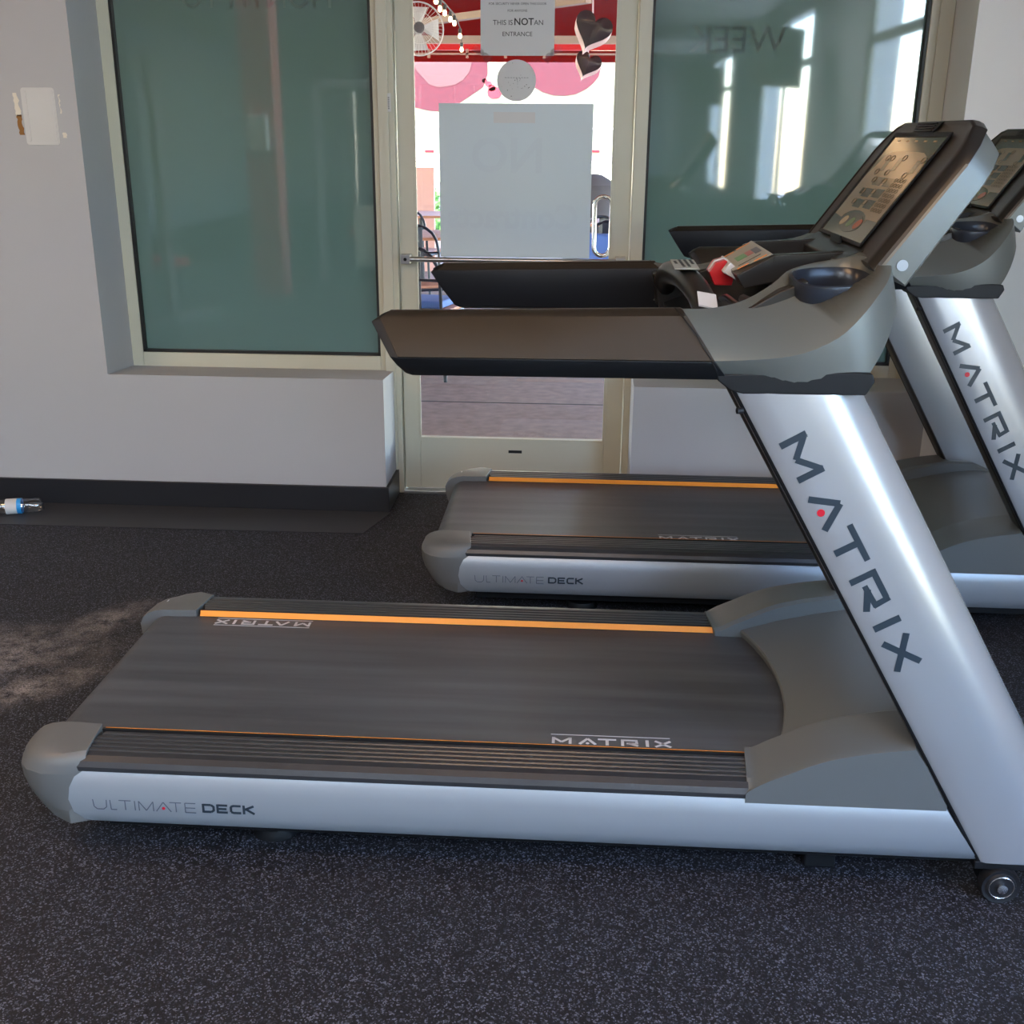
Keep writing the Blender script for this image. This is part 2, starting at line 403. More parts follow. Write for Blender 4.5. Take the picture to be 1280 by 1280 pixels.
# door
DB = .02
door = empty('door_1', (0, 0, 0)); door['kind'] = 'structure'
j = MB()
j.box(-.845, SY-.012, 0, -.777, SY+.12, 3.08); j.box(.200, SY-.012, 0, .252, SY+.12, 3.08); j.box(-.777, SY-.012, 3.02, .2, SY+.12, 3.08); j.box(-.777, SY-.012, 2.35, .2, SY+.12, 2.42)
j.box(-.845, SY-.022, 0, -.800, SY-.012, 3.08)
j.build('door_frame', M['frame'], door, bevel=.003)
d = MB(); dx0, dx1, dy0, dy1 = -.772, .196, SY+.012, SY+.057
d.box(dx0, dy0, DB, -.702, dy1, 2.34); d.box(.118, dy0, DB, dx1, dy1, 2.34)
d.box(-.702, dy0, DB, .118, dy1, .255); d.box(-.702, dy0, 2.25, .118, dy1, 2.34)
leaf = d.build('door_leaf', M['frame'], door, bevel=.003)
bd = MB()
for (x0, x1, z0, z1) in ((-.708, -.696, .255, 2.25), (.112, .124, .255, 2.25), (-.708, .124, .247, .259), (-.708, .124, 2.25, 2.262)):
    bd.box(x0, dy0-.004, z0, x1, dy0+.004, z1)
bd.build('glazing_bead', M['frame'], door, bevel=.001)
MB().box(-.705, dy0+.018, .25, .121, dy0+.024, 2.255).build('glass_pane', M['glass'], door, smooth=0)
MB().box(-.777, dy0+.018, 2.42, .2, dy0+.024, 3.02).build('transom_glass', M['glass'], door, smooth=0)
pb = MB(); pb.tube([(-.745, dy0-.05, 1.045), (.165, dy0-.05, 1.045)], .011, 12)
for x in (-.742, .162): pb.box(x-.02, dy0-.062, 1.026, x+.02, dy0+.001, 1.064)
pb.build('push_bar', M['steel'], door, bevel=.002)
disc(MB(), (-.742, dy0-.0622, 1.045), (0, -1, 0), .007, .001).build('bar_screw', M['black'], door)
th = MB(); th.box(-.777, SY-.02, 0, .2, SY+.12, .014); th.build('threshold', M['steel'], door, bevel=.002)
hl = []
for t in range(0, 181, 15): hl.append((.085-.034*math.sin(R(t))*1.0, dy1+.05, 1.31+.034*math.cos(R(t)) if False else 0))
def loop_handle(x, y, z0, z1, hw, r):
    p = []; rr = hw
    for t in range(0, 181, 20): p.append((x-rr*math.cos(R(t)), y, z1-rr+rr*math.sin(R(t))))
    for t in range(0, 181, 20): p.append((x+rr*math.cos(R(t)), y, z0+rr-rr*math.sin(R(t))))
    return MB().tube(p, r, 10, loop=True)
h = loop_handle(.085, dy1+.055, 1.055, 1.30, .036, .0095)
for z in (1.10, 1.25): h.tube([(.121, dy1+.055, z), (.145, dy1, z)], .008, 8)
h.build('pull_handle', M['chrome'], door)
bx = MB(); bx.box(-.305, dy0-.0015, .193, -.245, dy0-.0003, .206); bl_ = bx.build('maker_label', M['black'], door, smooth=0)
bl_['label'] = 'small black label'
bx = MB(); bx.box(-.803, SY-.0235, 1.63, -.789, SY-.0222, 1.70)
l_ = bx.build('barcode_sticker', M['paper'], door, smooth=0); l_['label'] = 'white barcode sticker'
st = MB()
for k in range(7): st.box(-.801, SY-.0240, 1.64+k*.007, -.795, SY-.0236, 1.643+k*.007)
st.build('barcode', M['text'], l_, smooth=0)

# things stuck on the door glass
gy = dy0+.016
po = MB().box(-.600, gy-.006, 1.052, .031, gy, 1.665).build('poster_board', M['poster'], smooth=0, bevel=.001)
tag(po, 'square pale blue-grey board taped on the inside of the glass door', 'sign')
MB().box(-.375, gy-.0072, 1.59, -.205, gy-.0061, 1.632).build('tape_strip', M['paper'], po, smooth=0)['label'] = 'pale rectangular strip'
text_mesh('NO', .19, M['faint'], 'lettering', (-.165, gy-.0061, 1.40), (1, 0, 0), (0, 0, 1), po, mirror=True, depth=.0002, bold=.004)
text_mesh('Contracts', .135, M['faint'], 'lettering', (-.02, gy-.0061, 1.175), (1, 0, 0), (0, 0, 1), po, mirror=True, depth=.0002, bold=.004)
sg = MB().box(-.428, gy-.003, 1.845, -.133, gy, 2.12).build('paper_sign', M['paper'], smooth=0)
tag(sg, 'white paper notice reading THIS IS NOT AN ENTRANCE on the door glass', 'sign')
cx = -.281
ty = gy-.0034
text_mesh('FOR SECURITY NEVER OPEN THIS DOOR', .0125, M['text'], 'lettering', (cx, ty, 2.031), (1, 0, 0), (0, 0, 1), sg, align='CENTER', depth=.0002)
text_mesh('FOR ANYONE', .0125, M['text'], 'lettering', (cx, ty, 2.006), (1, 0, 0), (0, 0, 1), sg, align='CENTER', depth=.0002)
text_mesh('THIS IS', .0265, M['text'], 'lettering', (cx-.098, ty, 1.958), (1, 0, 0), (0, 0, 1), sg, depth=.0002)
text_mesh('NOT', .036, M['text'], 'lettering', (cx-.014, ty, 1.958), (1, 0, 0), (0, 0, 1), sg, depth=.0002, bold=.0006)
text_mesh('AN', .0265, M['text'], 'lettering', (cx+.066, ty, 1.958), (1, 0, 0), (0, 0, 1), sg, depth=.0002)
text_mesh('ENTRANCE', .0235, M['text'], 'lettering', (cx, ty, 1.917), (1, 0, 0), (0, 0, 1), sg, align='CENTER', depth=.0002)
for (x, s) in ((-.435, -1), (-.127, 1)):
    tp = MB()
    tp.prism([(x-s*.02, gy-.0045, 1.84), (x+s*.03, gy-.0045, 1.865), (x+s*.012, gy-.0045, 1.885), (x-s*.02, gy-.0045, 1.865)], (0, 1, 0), .0006)
    tp.prism([(x-s*.005, gy-.0045, 1.856), (x-s*.03, gy-.0045, 1.812), (x-s*.055, gy-.0045, 1.835), (x-s*.03, gy-.0045, 1.856)], (0, 1, 0), .0006)
    tp.build('clear_tape', M['sleeve'], sg, smooth=0)
rs = MB(); disc(rs, (-.283, gy-.001, 1.752), (0, -1, 0), .079, .001, 40)
rs = tag(rs.build('round_sticker', M['paper'], smooth=0), 'round grey-white sticker on the door glass above the square board', 'sticker')
sp_ = MB(); random.seed(4)
for k in range(34):
    a = random.uniform(0, 6.28); q = random.uniform(0, .07); zz = 1.752+q*math.sin(a)
    if zz > 1.76 and random.random() < .6: continue
    disc(sp_, (-.283+q*math.cos(a), gy-.0021, zz), (0, -1, 0), random.uniform(.0008, .002), .0003, 6)
for k in range(9): sp_.box(-.33+k*.011, gy-.0024, 1.762, -.323+k*.011, gy-.0020, 1.7635)
sp_.build('print_marks', M['text'], rs, smooth=0)

# ghost letters on the frosted windows
for t, s, x, z, par in (('MONTH TO', .115, -1.02, 2.02, w1), ('WEEK', .14, .78, 1.86, w2)):
    text_mesh(t, s, M['letter'], 'window_lettering', (x, SY+.0295, z), (1, 0, 0), (0, 0, 1), par, mirror=True, depth=.0003)

# wall patch
wp = MB(); y = WY
pts = []
def rrect(x0, z0, x1, z1, r, k=5):
    p = []
    for (cx_, cz_, a0) in ((x1-r, z1-r, 0), (x0+r, z1-r, 90), (x0+r, z0+r, 180), (x1-r, z0+r, 270)):
        for i in range(k+1): a = R(a0+90*i/k); p.append((cx_+r*math.cos(a), cz_+r*math.sin(a)))
    return p
wp.prism([(x, y-.003, z) for x, z in rrect(-2.20, 1.492, -2.065, 1.705, .012)], (0, 1, 0), .0035)
for x in (-2.192, -2.085): wp.prism([(a, y-.005, z) for a, z in rrect(x, 1.505, x+.014, 1.695, .006)], (0, 1, 0), .003)
M['patch'] = mat('patch_plaster', (.60, .59, .57), .7, bump=.3, bscale=60)
o = wp.build('wall_patch', M['patch'], bevel=.002); tag(o, 'pale rounded rectangular plaster patch on the wall left of the window', 'wall patch')
def chip(pts, m, nm):
    MB().prism([(a, y-.0016, z) for a, z in pts], (0, 1, 0), .0018).build(nm, m, o, smooth=0)
M['tear'] = mat('torn_brown_paper', (.26, .12, .03), .8, bump=.4, bscale=80)
random.seed(7)
def ragged(x0, x1, z0, z1, lean, k=9):
    L_ = [(x0+lean*i/k+random.uniform(-.003, .003), z1+(z0-z1)*i/k) for i in range(k+1)]
    R_ = [(x1+lean*i/k+random.uniform(-.005, .004), z1+(z0-z1)*i/k) for i in range(k+1)]
    return L_+R_[::-1]
M['chip'] = mat('bare_plaster', (.72, .66, .55), .8)
chip(ragged(-2.232, -2.214, 1.60, 1.685, .004), M['chip'], 'bare_patch')
chip(ragged(-2.228, -2.208, 1.53, 1.605, .004), M['tear'], 'torn_patch')
chip(ragged(-2.052, -2.047, 1.61, 1.68, .002), M['chip'], 'bare_patch')
chip(ragged(-2.052, -2.038, 1.52, 1.54, .002, 4), M['chip'], 'bare_patch')

# ------------------------------------------------------------------ the treadmill
W = .92
def mir(p): return (p[0], W-p[1], p[2])
def both(fn, name, m, parent, **k):
    out = []
    for s in (0, 1):
        mb = fn()
        if s: mb.v = [mir(p) for p in mb.v]
        out.append(mb.build(name, m, parent, **k))
    return out
def cup_frame():
    c = Vector((1.572, .138, 1.289)); ax = Vector((1, .30, .02)); ay = Vector((-.11, .92, .13)); n_ = ax.cross(ay).normalized(); shp = []
    for i in range(28):
        t = 2*math.pi*i/28; a, b = math.cos(t), math.sin(t); e = .75
        shp.append((math.copysign(abs(a)**e, a), math.copysign(abs(b)**e, b)))
    return c, ax, ay, n_, shp
def make_treadmill():
    T = empty('treadmill', (0, 0, 0))
    # silver side rails
    def rail():
        prof = [(.010, .226), (.002, .214), (-.003, .19), (-.005, .16), (-.002, .128), (.006, .105), (.014, .096), (.05, .096), (.05, .226)]
        mb = MB(); rg = []
        for x0 in (0, 1):
            rr = []
            for (y, z) in prof:
                if x0: x = 1.881+(.226-z)*.664
                else: x = .000
                rr.append((x, y, z))
            rg.append(rr)
        mb.loft(rg); return mb
    rails = both(rail, 'side_rail', M['silver'], T, smooth=35)
    for s, rl in enumerate(rails):
        r_ = (1, 0, 0) if s == 0 else (-1, 0, 0); n_ = (0, -1, 0) if s == 0 else (0, 1, 0)
        y0 = -.0052 if s == 0 else W+.0052
        x0 = .062 if s == 0 else .43
        sg = 1 if s == 0 else -1
        # thin wide capitals ULTIMATE
        th_ = .09; st = []
        def add(x, segs):
            for (a, b, c, d_) in segs: st.append((x+a, b, x+c, d_))
        add(0, [(.03, 1, .10, .25), (.10, .25, .38, 0), (.38, 0, 1.0, 0), (1.0, 0, 1.28, .25), (1.28, .25, 1.33, 1)])
        add(1.66, [(0, 1, .05, 0), (.05, 0, .6, 0)]); add(2.5, [(0, 1, 1.15, 1), (.58, 1, .58, 0)])
        add(4.0, [(0, 1, 0, 0)]); add(4.38, [(0, 0, 0, 1), (0, 1, .68, .05), (.68, .05, 1.36, 1), (1.36, 1, 1.36, 0)])
        add(6.0, [(0, 0, .7, 1), (.7, 1, 1.4, 0)]); add(7.3, [(0, 1, 1.1, 1), (.58, 1, .58, 0)])
        add(8.75, [(0, 1, 0, 0), (0, 1, 1.0, 1), (0, .5, .95, .5), (0, 0, 1.0, 0)])
        size = .0235
        mb = stroke_text(st, (x0, y0, .140), r_, (0, 0, 1), size, th_, n_)
        mb.build('lettering', M['inkd'], rl, smooth=0)
        b = []; w_ = .24
        def addb(x, segs):
            for q in segs: b.append((x+q[0], q[1], x+q[2], q[3], w_))
        addb(11.15, [(.1, 0, .1, 1), (.1, .9, .9, .9), (.1, .1, .9, .1), (.9, .9, 1.15, .7), (1.15, .75, 1.15, .25), (1.15, .3, .9, .1)])
        addb(12.6, [(.1, 0, .1, 1), (.1, .9, 1.1, .9), (.1, .5, 1.0, .5), (.1, .1, 1.1, .1)])
        addb(13.95, [(.1, .2, .1, .8), (.1, .8, .35, .9), (.3, .9, 1.1, .9), (.1, .2, .35, .1), (.3, .1, 1.1, .1)])
        addb(15.25, [(.1, 0, .1, 1), (.15, .5, 1.1, .95), (.35, .55, 1.15, .05)])
        mb = stroke_text(b, (x0, y0, .142), r_, (0, 0, 1), size*.93, .2, n_)
        mb.build('lettering', M['ink'], rl, smooth=0)
        disc(MB(), (x0+sg*6.7*size, y0, .148), n_, .0036, .0007).build('red_dot', M['red'], rl, smooth=0)
    # foot rails: ribbed black steps with the orange line on their inner edge
    def step():
        prof = [(.006, .226), (.006, .236), (.012, .247), (.024, .2555), (.036, .2565)]
        for k in range(5):
            y = .040+k*.017
            prof += [(y, .2575), (y+.002, .2595), (y+.0105, .2595), (y+.0125, .2575), (y+.0135, .2525), (y+.0155, .2525)]
        prof += [(.130, .2575), (.132, .2555), (.134, .236), (.12, .226)]
        mb = MB(); rg = []
        for e in (0, 1):
            rg.append([((.012+.10*max(0, min(1, (y-.015)/.11))*.42) if e == 0 else 1.50, y, z) for y, z in prof])
        return mb.loft(rg)
    steps = both(step, 'foot_rail', M['rail'], T, smooth=25)
    for s, sp in enumerate(steps):
        mb = MB().loft([[(x, .1340, .2612), (x, .1428, .2472), (x, .1418, .2468), (x, .1330, .2608)] for x in (.045, 1.49)])
        if s: mb.v = [mir(p) for p in mb.v]
        ob = MB().box(.04, .1265, .2475, 1.49, .1332, .2606)
        if s: ob.v = [mir(p) for p in ob.v]
        ob.build('strip_holder', M['groove'], sp, smooth=0)
        mb.build('orange_strip', M['orange'], sp, smooth=0)['label'] = 'orange strip'
        mb = MB()
        for k in range(5):
            y = .040+k*.017; mb.box(.055, y+.0128, .2515, 1.485, y+.0167, .2532)
        if s: mb.v = [mir(p) for p in mb.v]
        mb.build('rail_groove', M['groove'], sp, smooth=0)
    # rear corner caps
    def cap():
        # plan outline from outer front, round the corner, to the inner back, then inner front
        base = [(.006, -.0058, 0, 0, -1), (-.045, -.004, .6, -.3, -1), (-.086, .012, 1, -.7, -.7), (-.110, .038, 1, -.95, -.3), (-.124, .075, 1, -1, -.1), (-.128, .11, 1, -1, 0), (-.128, .146, 1, -1, 0),
                (-.02, .146, .0, 0, 0), (.034, .142, 0, 0, 0), (.036, .128, 0, 0, 0), (.042, .055, 0, 0, 0), (.048, .012, 0, 0, 0)]
        lev = [(.098, .060, 0), (.106, .045, 0), (.13, .026, 0), (.16, .010, 0), (.19, .001, 0), (.2215, -.001, 0), (.225, .002, 0), (.240, .008, .002), (.252, .022, .006), (.260, .042, .012), (.265, .070, .018)]
        mb = MB(); rg = []
        for (z, ins, iny) in lev:
            rr = []
            for (x, y, w_, nx, ny) in base:
                xx = x-nx*ins*w_; yy = y-ny*ins*w_*(.6 if z < .2 else 1)
                if w_ == 0 and y < .06: yy += iny
                if x < .03 and y > .01 and y < .13 and z < .25 and w_ == 0: xx = x
                rr.append((xx, yy, z))
            rg.append(rr)
        return mb.loft(rg)
    caps = both(cap, 'rear_cap', M['capm'], T, smooth=50, bevel=.0015)
    MB().prism([(-.085, W-.085, .2535), (-.068, W-.085, .2625), (-.068, W-.070, .2622), (-.085, W-.070, .2530)], (-.4, 0, 1), .0012).build('cap_sticker', M['paper'], caps[1], smooth=0)['label'] = 'small white sticker'
    # belt
    mb = MB(); prof = []
    cxr, czr, rr_ = -.050, .1985, .047
    prof.append((1.75, .2455)); prof.append((.6, .2455)); prof.append((.0, .2455))
    for a in range(90, 271, 15): prof.append((cxr+rr_*math.cos(R(a)), czr+rr_*math.sin(R(a))))
    prof.append((1.75, czr-rr_)); 
    inner = [(x if i in (0, len(prof)-1) else (x+.0 if x > 0 else cxr+(x-cxr)*.93), z+(-.003 if z > czr else .003)) for i, (x, z) in enumerate(prof)]
    pr = prof+inner[::-1]
    mb.loft([[(x, y, z) for x, z in pr] for y in (.142, W-.142)])
    belt = mb.build('running_belt', M['belt'], T, smooth=30)
    n = (0, 0, 1); sz = .0275
    mb = stroke_text(MS, (1.058, .1655, .2457), (1, 0, 0), (0, 1, 0), sz, .22, n, .0004)
    mb.box(1.055, .1535, .2456, 1.325, .1555, .2461); mb.box(1.055, .2040, .2456, 1.325, .2060, .2461); disc(mb, (1.058+MDOT*sz, .171, .2457), n, .004, .0004)
    mb.build('lettering', M['inkw'], belt, smooth=0)
    mb = stroke_text(MS, (.368, .762, .2457), (-1, 0, 0), (0, -1, 0), sz, .22, n, .0004)
    mb.box(.10, .7695, .2456, .37, .772, .2461); mb.box(.10, .7255, .2456, .37, .728, .2461)
    mb.build('lettering', M['inkw'], belt, smooth=0)
    rl = MB().lathe([(.001, 0), (.042, 0), (.042, .63), (.001, .63)], (cxr, .145, czr), (0, 1, 0), 20).build('rear_roller', M['steel'], T)
    # base frame and feet
    mb = MB(); mb.box(.06, .06, .055, 2.1, .13, .1); mb.box(.06, W-.13, .055, 2.1, W-.06, .1)
    for x in (.10, .9, 1.5): mb.box(x, .13, .065, x+.06, W-.13, .1)
    mb.box(.06, .15, .17, 1.75, W-.15, .238)
    mb.build('base_frame', M['black'], T, bevel=.003)
    both(lambda: MB().lathe([(.02, .03), (.05, .025), (.055, .012), (.055, 0), (.03, 0), (.0, 0)][::-1], (.42, .15, 0)).lathe([(.02, 0), (.02, .07)], (.42, .15, 0)), 'levelling_foot', M['black'], T)
    both(lambda: MB().box(1.625, .09, .0, 1.695, .16, .095), 'front_foot', M['black'], T, bevel=.006)
    # side shrouds
    K = spline([(1.469, .226), (1.473, .243), (1.510, .268), (1.551, .288), (1.600, .312), (1.653, .331), (1.732, .348), (1.803, .358)], 3)
    K = [(p[0], p[1]) for p in [Vector((q[0], q[1], 0)) for q in K]] if False else K
    def shroud():
        mb = MB(); k = [(a.x, a.y) for a in K]
        up = []
        for i, (x, z) in enumerate(k):
            t = i/(len(k)-1); up.append((x+.014, max(z+.012+.004*t, .266-.0*t)))
        r1 = [(x, .004, z) for x, z in k]; r1b = [(x+.003, .010, z+.003) for x, z in k]; r1c = [(x+.004, .030, max(z+.005, .262)) for x, z in k]; r2 = [(x, .146, z) for x, z in up]; r3 = [(x+.004, .158, z-.006) for x, z in up]; r4 = [(x+.01, .162, .2) for x, z in up]
        # front extension beside the upright
        ends = [(1.881, .226), (1.895, .20)]
        def ext(r, y, pts): return r+[(x, y, z) for x, z in pts]
        e0 = ext(r1, .004, [(1.83, .322), (1.884, .226)])
        e1 = ext(r1b, .010, [(1.834, .322), (1.886, .226)])
        e1c = ext(r1c, .030, [(1.836, .322), (1.888, .226)])
        e2 = ext(r2, .146, [(1.90, .372), (1.99, .335)])
        e3 = ext(r3, .158, [(1.90, .366), (1.985, .325)])
        e4 = ext(r4, .162, [(1.90, .2), (1.99, .2)])
        e0b = [(x, .004, .2) for x, y, z in e0]; 
        mb.loft([e0b, e0, e1, e1c, e2, e3, e4], closed=False, caps=False)
        mb.add([r[0] for r in (e0b, e0, e1, e1c, e2, e3, e4)], [(0, 1, 2, 3, 4, 5, 6)])
        return mb
    both(shroud, 'side_shroud', M['grey'], T, smooth=28)
    # motor cover
    mb = MB(); ny = 24; cols = []
    xs = [0, .08, .16, .24, .31, .36, .395, .415, .42]
    zs = [.268, .297, .320, .338, .345, .335, .305, .24, .10]
    for i in range(ny+1):
        y = .15+(W-.30)*i/ny; xa = 1.611-.55*(y-.46)**2*1.1
        col = [(xa+.003, y, .247), (xa, y, .262), (xa+.003, y, .268), (xa+.012, y, .270)]
        for a, z in zip(xs[1:], zs[1:]):
            col.append((1.611+a if a > .30 else xa+a+(1.611-xa)*(a/.31), y, z))
        cols.append(col)
    mb.loft(cols, closed=False, caps=False)
    mb.build('motor_cover', M['grey'], T, smooth=35)
    # uprights
    def upright(grow=0):
        sec = [(.000, .014), (.004, .004), (.014, 0), (.06, -.001), (.12, 0), (.155, .002), (.185, .010), (.212, .026), (.232, .048), (.244, .072), (.246, .092), (.236, .108), (.205, .114), (.03, .114), (.004, .108), (0, .098)]
        rg = []
        for z in (.097, .35, .6, .85, 1.100):
            xl = 1.383+.584*(1.096-z)
            rg.append([(xl+dx, y, z) for dx, y in sec])
        return MB().loft(rg)
    ups = both(upright, 'upright', M['silver2'], T, smooth=32)
    def strip():
        rg = []
        for z in (.10, .3, .7, 1.12):
            xl = 1.383+.584*(1.096-z)
            rg.append([(xl+dx, y, z) for dx, y in [(.006, .012), (-.0025, .020), (-.004, .045), (-.004, .075), (-.0025, .100), (.006, .110)]])
        return MB().loft(rg)
    def seam():
        rg = []
        for z in (.10, .3, .7, 1.12):
            xl = 1.383+.584*(1.096-z)
            rg.append([(xl+dx, y, z) for dx, y in [(.004, .0012), (-.003, .004), (-.003, .016), (.004, .016)]])
        return MB().loft(rg)
    for s, up in enumerate(ups):
        for fn, nm, mm in ((strip, 'rear_trim', M['dark']), (seam, 'edge_trim', M['black'])):
            mb = fn()
            if s: mb.v = [mir(p) for p in mb.v]
            mb.build(nm, mm, up, smooth=50)
        mb = MB(); xl = 1.383+.584*(1.096-.09); mb.box(xl-.012, .004, .078, xl+.25, .11, .0975)
        if s: mb.v = [mir(p) for p in mb.v]
        mb.build('upright_foot', M['black'], up, bevel=.003)
    # lettering down the near and far uprights
    tdir = Vector((.504, 0, -.864)); pdir = Vector((.864, 0, .504)); o0 = Vector((1.383, 0, 1.096))
    st0 = o0+tdir*.128+pdir*.027
    size = .0552
    stt = [tuple(q) for q in MS]
    mb = stroke_text(stt, st0+Vector((0, -.0011, 0)), tdir, pdir, size, .24, (0, -1, 0), .0006)
    mb.build('lettering', M['ink'], ups[0], smooth=0)
    disc(MB(), st0+tdir*MDOT*size+pdir*.012+Vector((0, -.0011, 0)), (0, -1, 0), .0075, .0008, 20).build('red_dot', M['red'], ups[0], smooth=0)
    mb = stroke_text(stt, Vector((st0.x, W+.0011, st0.z))+tdir*.535+pdir*.055, -tdir, -pdir, size, .24, (0, 1, 0), .0006)
    mb.build('lettering', M['ink'], ups[1], smooth=0)
    both(lambda: MB().lathe([(.001, 0), (.011, 0), (.011, .01), (.001, .014)], (1.838, .05, .366), (-.3, 0, 1), 14), 'bolt_cap', M['chrome'], T)
    both(lambda: MB().lathe([(.001, 0), (.006, 0), (.006, .012), (.001, .014)], (1.402, .004, 1.06), (-1, -.3, 0), 10), 'hinge_pin', M['black'], T)
    # arm hood: a U shaped shell from handle to handle
    Cs = [(1.336, -.016, 1.155), (1.43, -.014, 1.160), (1.50, -.010, 1.171), (1.56, -.003, 1.198), (1.600, .007, 1.235), (1.632, .028, 1.272), (1.655, .06, 1.297), (1.672, .115, 1.315), (1.685, .22, 1.325), (1.690, .46, 1.325)]
    Bs = [(1.350, .006, 1.123), (1.425, .002, 1.123), (1.49, .000, 1.110), (1.56, .002, 1.112), (1.616, .010, 1.122), (1.648, .028, 1.165), (1.672, .060, 1.215), (1.690, .115, 1.245), (1.70, .22, 1.255), (1.705, .46, 1.255)]
    Ts = [(1.268, .050, 1.239), (1.345, .095, 1.235), (1.41, .130, 1.247), (1.462, .150, 1.275), (1.490, .170, 1.296), (1.520, .200, 1.303), (1.550, .235, 1.306), (1.580, .262, 1.308), (1.60, .30, 1.308), (1.61, .46, 1.308)]
    Cs, Bs, Ts = spline(Cs, 3), spline(Bs, 3), spline(Ts, 3)
    half = []
    for c, b, t in zip(Cs, Bs, Ts):
        mid = (c+t)/2+Vector((0, 0, .012))
        ci = c+(t-c)*.06+Vector((0, 0, .003)); sm_ = (b+c)/2+Vector((0, -.003, 0))
        ti = t+Vector((.004, .008, -.004)); lo = Vector((t.x+.006, t.y+.014, max(b.z, 1.10)+.02)); lo2 = Vector((b.x, b.y+.04, b.z))
        half.append([b, sm_, c, ci, mid, t, ti, lo, lo2])
    full = half+[[Vector(mir(p)) for p in r] for r in half[:-1][::-1]]
    hood = MB().loft(full).build('arm_hood', M['hood'], T, smooth=34)
    cuts = []
    for s_ in (0, 1):
        c, ax, ay, n_, shp = cup_frame()
        def ring(a, b, q): return [c+ax*(a*u)+ay*(b*v)+n_*q for u, v in shp]
        mb = MB().loft([ring(a, b, q) for a, b, q in ((.076, .075, .06), (.074, .073, -.02), (.062, .060, -.092))])
        if s_: mb.v = [mir(p) for p in mb.v]
        k = mb.build('cutter', M['hood']); cuts.append(k)
        bo = hood.modifiers.new('cut', 'BOOLEAN'); bo.operation = 'DIFFERENCE'; bo.object = k; bo.solver = 'EXACT'; bo.use_self = True
    me = bpy.data.meshes.new_from_object(hood.evaluated_get(bpy.context.evaluated_depsgraph_get()))
    hood.modifiers.clear(); hood.data = me
    for k in cuts: bpy.data.objects.remove(k)
    # darker band along the underside of the hood
    def band():
        rg = []
        for b in Bs[:16]:
            z1 = max(b.z, 1.10)+.003; 
            rg.append([(b.x-.002, b.y-.002, z1-.0), (b.x-.002, b.y+.002, 1.088), (b.x-.002, b.y+.075, 1.088), (b.x-.002, b.y+.075, z1)])
        for r in rg[12:]: pass
        return MB().loft(rg)
    def band2():
        prof = [(1.348, 1.128), (1.60, 1.136), (1.630, 1.134), (1.636, 1.120), (1.622, 1.094), (1.40, 1.092), (1.375, 1.098), (1.352, 1.116)]
        return MB().prism([(x, -.0015, z) for x, z in prof], (0, 1, 0), .118)
    both(band2, 'hood_underside', M['black'], T, bevel=.003)
    # handlebars
    def handle():
        sec = [(.008, 1.113, 0), (-.012, 1.132, 0), (-.019, 1.150, 0), (.022, 1.214, 1), (.040, 1.2245, 1), (.058, 1.2245, 1), (.072, 1.210, 1), (.078, 1.175, 0), (.062, 1.118, 0), (.035, 1.110, 0)]
        rg = []
        for i, t in enumerate([0, .04, .4, 1]):
            rr = []
            for (y, z, up) in sec:
                x0 = .695+(1.213-z)*.66 if z < 1.213 else .695+(z-1.213)*1.5
                x1 = 1.272+(1.240-z)*.79
                zz = z+(.014 if up else .003)*t; yy = y
                if i == 0: x0 += .010; yy = .035+(y-.035)*.90; zz = 1.165+(zz-1.165)*.92
                rr.append((x0+(x1-x0)*t, yy, zz))
            rg.append(rr)
        return MB().loft(rg)
    hb = both(handle, 'handlebar', M['black'], T, smooth=30, bevel=.002)
    def grip_top():
        pts = [(-.0195, 1.1515), (.0215, 1.2150), (.040, 1.2255), (.057, 1.2255), (.066, 1.2160)]
        rg = []
        for t in (.045, .5, .997):
            rr = []
            for (y, z) in pts:
                x0 = .695+(1.213-z)*.66 if z < 1.213 else .695+(z-1.213)*1.5
                x1 = 1.272+(1.240-z)*.79
                rr.append((x0+(x1-x0)*t, y-.001, z+.014*t*min(1, (z-1.15)/.06)+.0015+.003*(1-min(1, (z-1.15)/.06))*t))
            rr2 = [(x, y+.006, z-.006) for x, y, z in rr][::-1]
            rg.append(rr+rr2)
        return MB().loft(rg)
    for s, h_ in enumerate(hb):
        mb = grip_top()
        if s: mb.v = [mir(p) for p in mb.v]
        mb.build('grip_pad', M['grip'], h_, smooth=30)['label'] = 'dark textured grip, tinted brown for warm light'
    both(lambda: MB().tube([(1.271, .060, 1.2400), (1.2705, .040, 1.2405), (1.284, .014, 1.229), (1.305, -.003, 1.204), (1.336, -.0195, 1.156), (1.346, -.014, 1.138), (1.354, .004, 1.121)], .0014, 6), 'handle_seam', M['groove'], T)
    # inner side deck between hood arms and handles
    def inner_arm():
        pr = [(1.272, 1.232), (1.36, 1.232), (1.42, 1.25), (1.47, 1.28), (1.52, 1.30), (1.55, 1.16), (1.35, 1.118), (1.30, 1.118)]
        return MB().prism([(x, .10, z-.012) for x, z in pr], (0, 1, 0), .055)
    both(inner_arm, 'inner_arm', M['dark'], T, bevel=.004)
    # console
    bp_ = Vector((1.643, 0, 1.329)); dd = Vector((.578, 0, .816)); nn = Vector((-.816, 0, .578)); yv = Vector((0, 1, 0))
    def P(y, s, q): return bp_+yv*y+dd*s-nn*q       # q = depth behind the front face
    def outline(y0, y1, s0, s1, r):
        return [(y0, s0), (y0, s1-r*.95), (y0+r*.18, s1-r*.55), (y0+r*.55, s1-r*.16), (y0+r*1.1, s1), (y1-r*1.1, s1), (y1-r*.55, s1-r*.16), (y1-r*.18, s1-r*.55), (y1, s1-r*.95), (y1, s0)]
    con = T
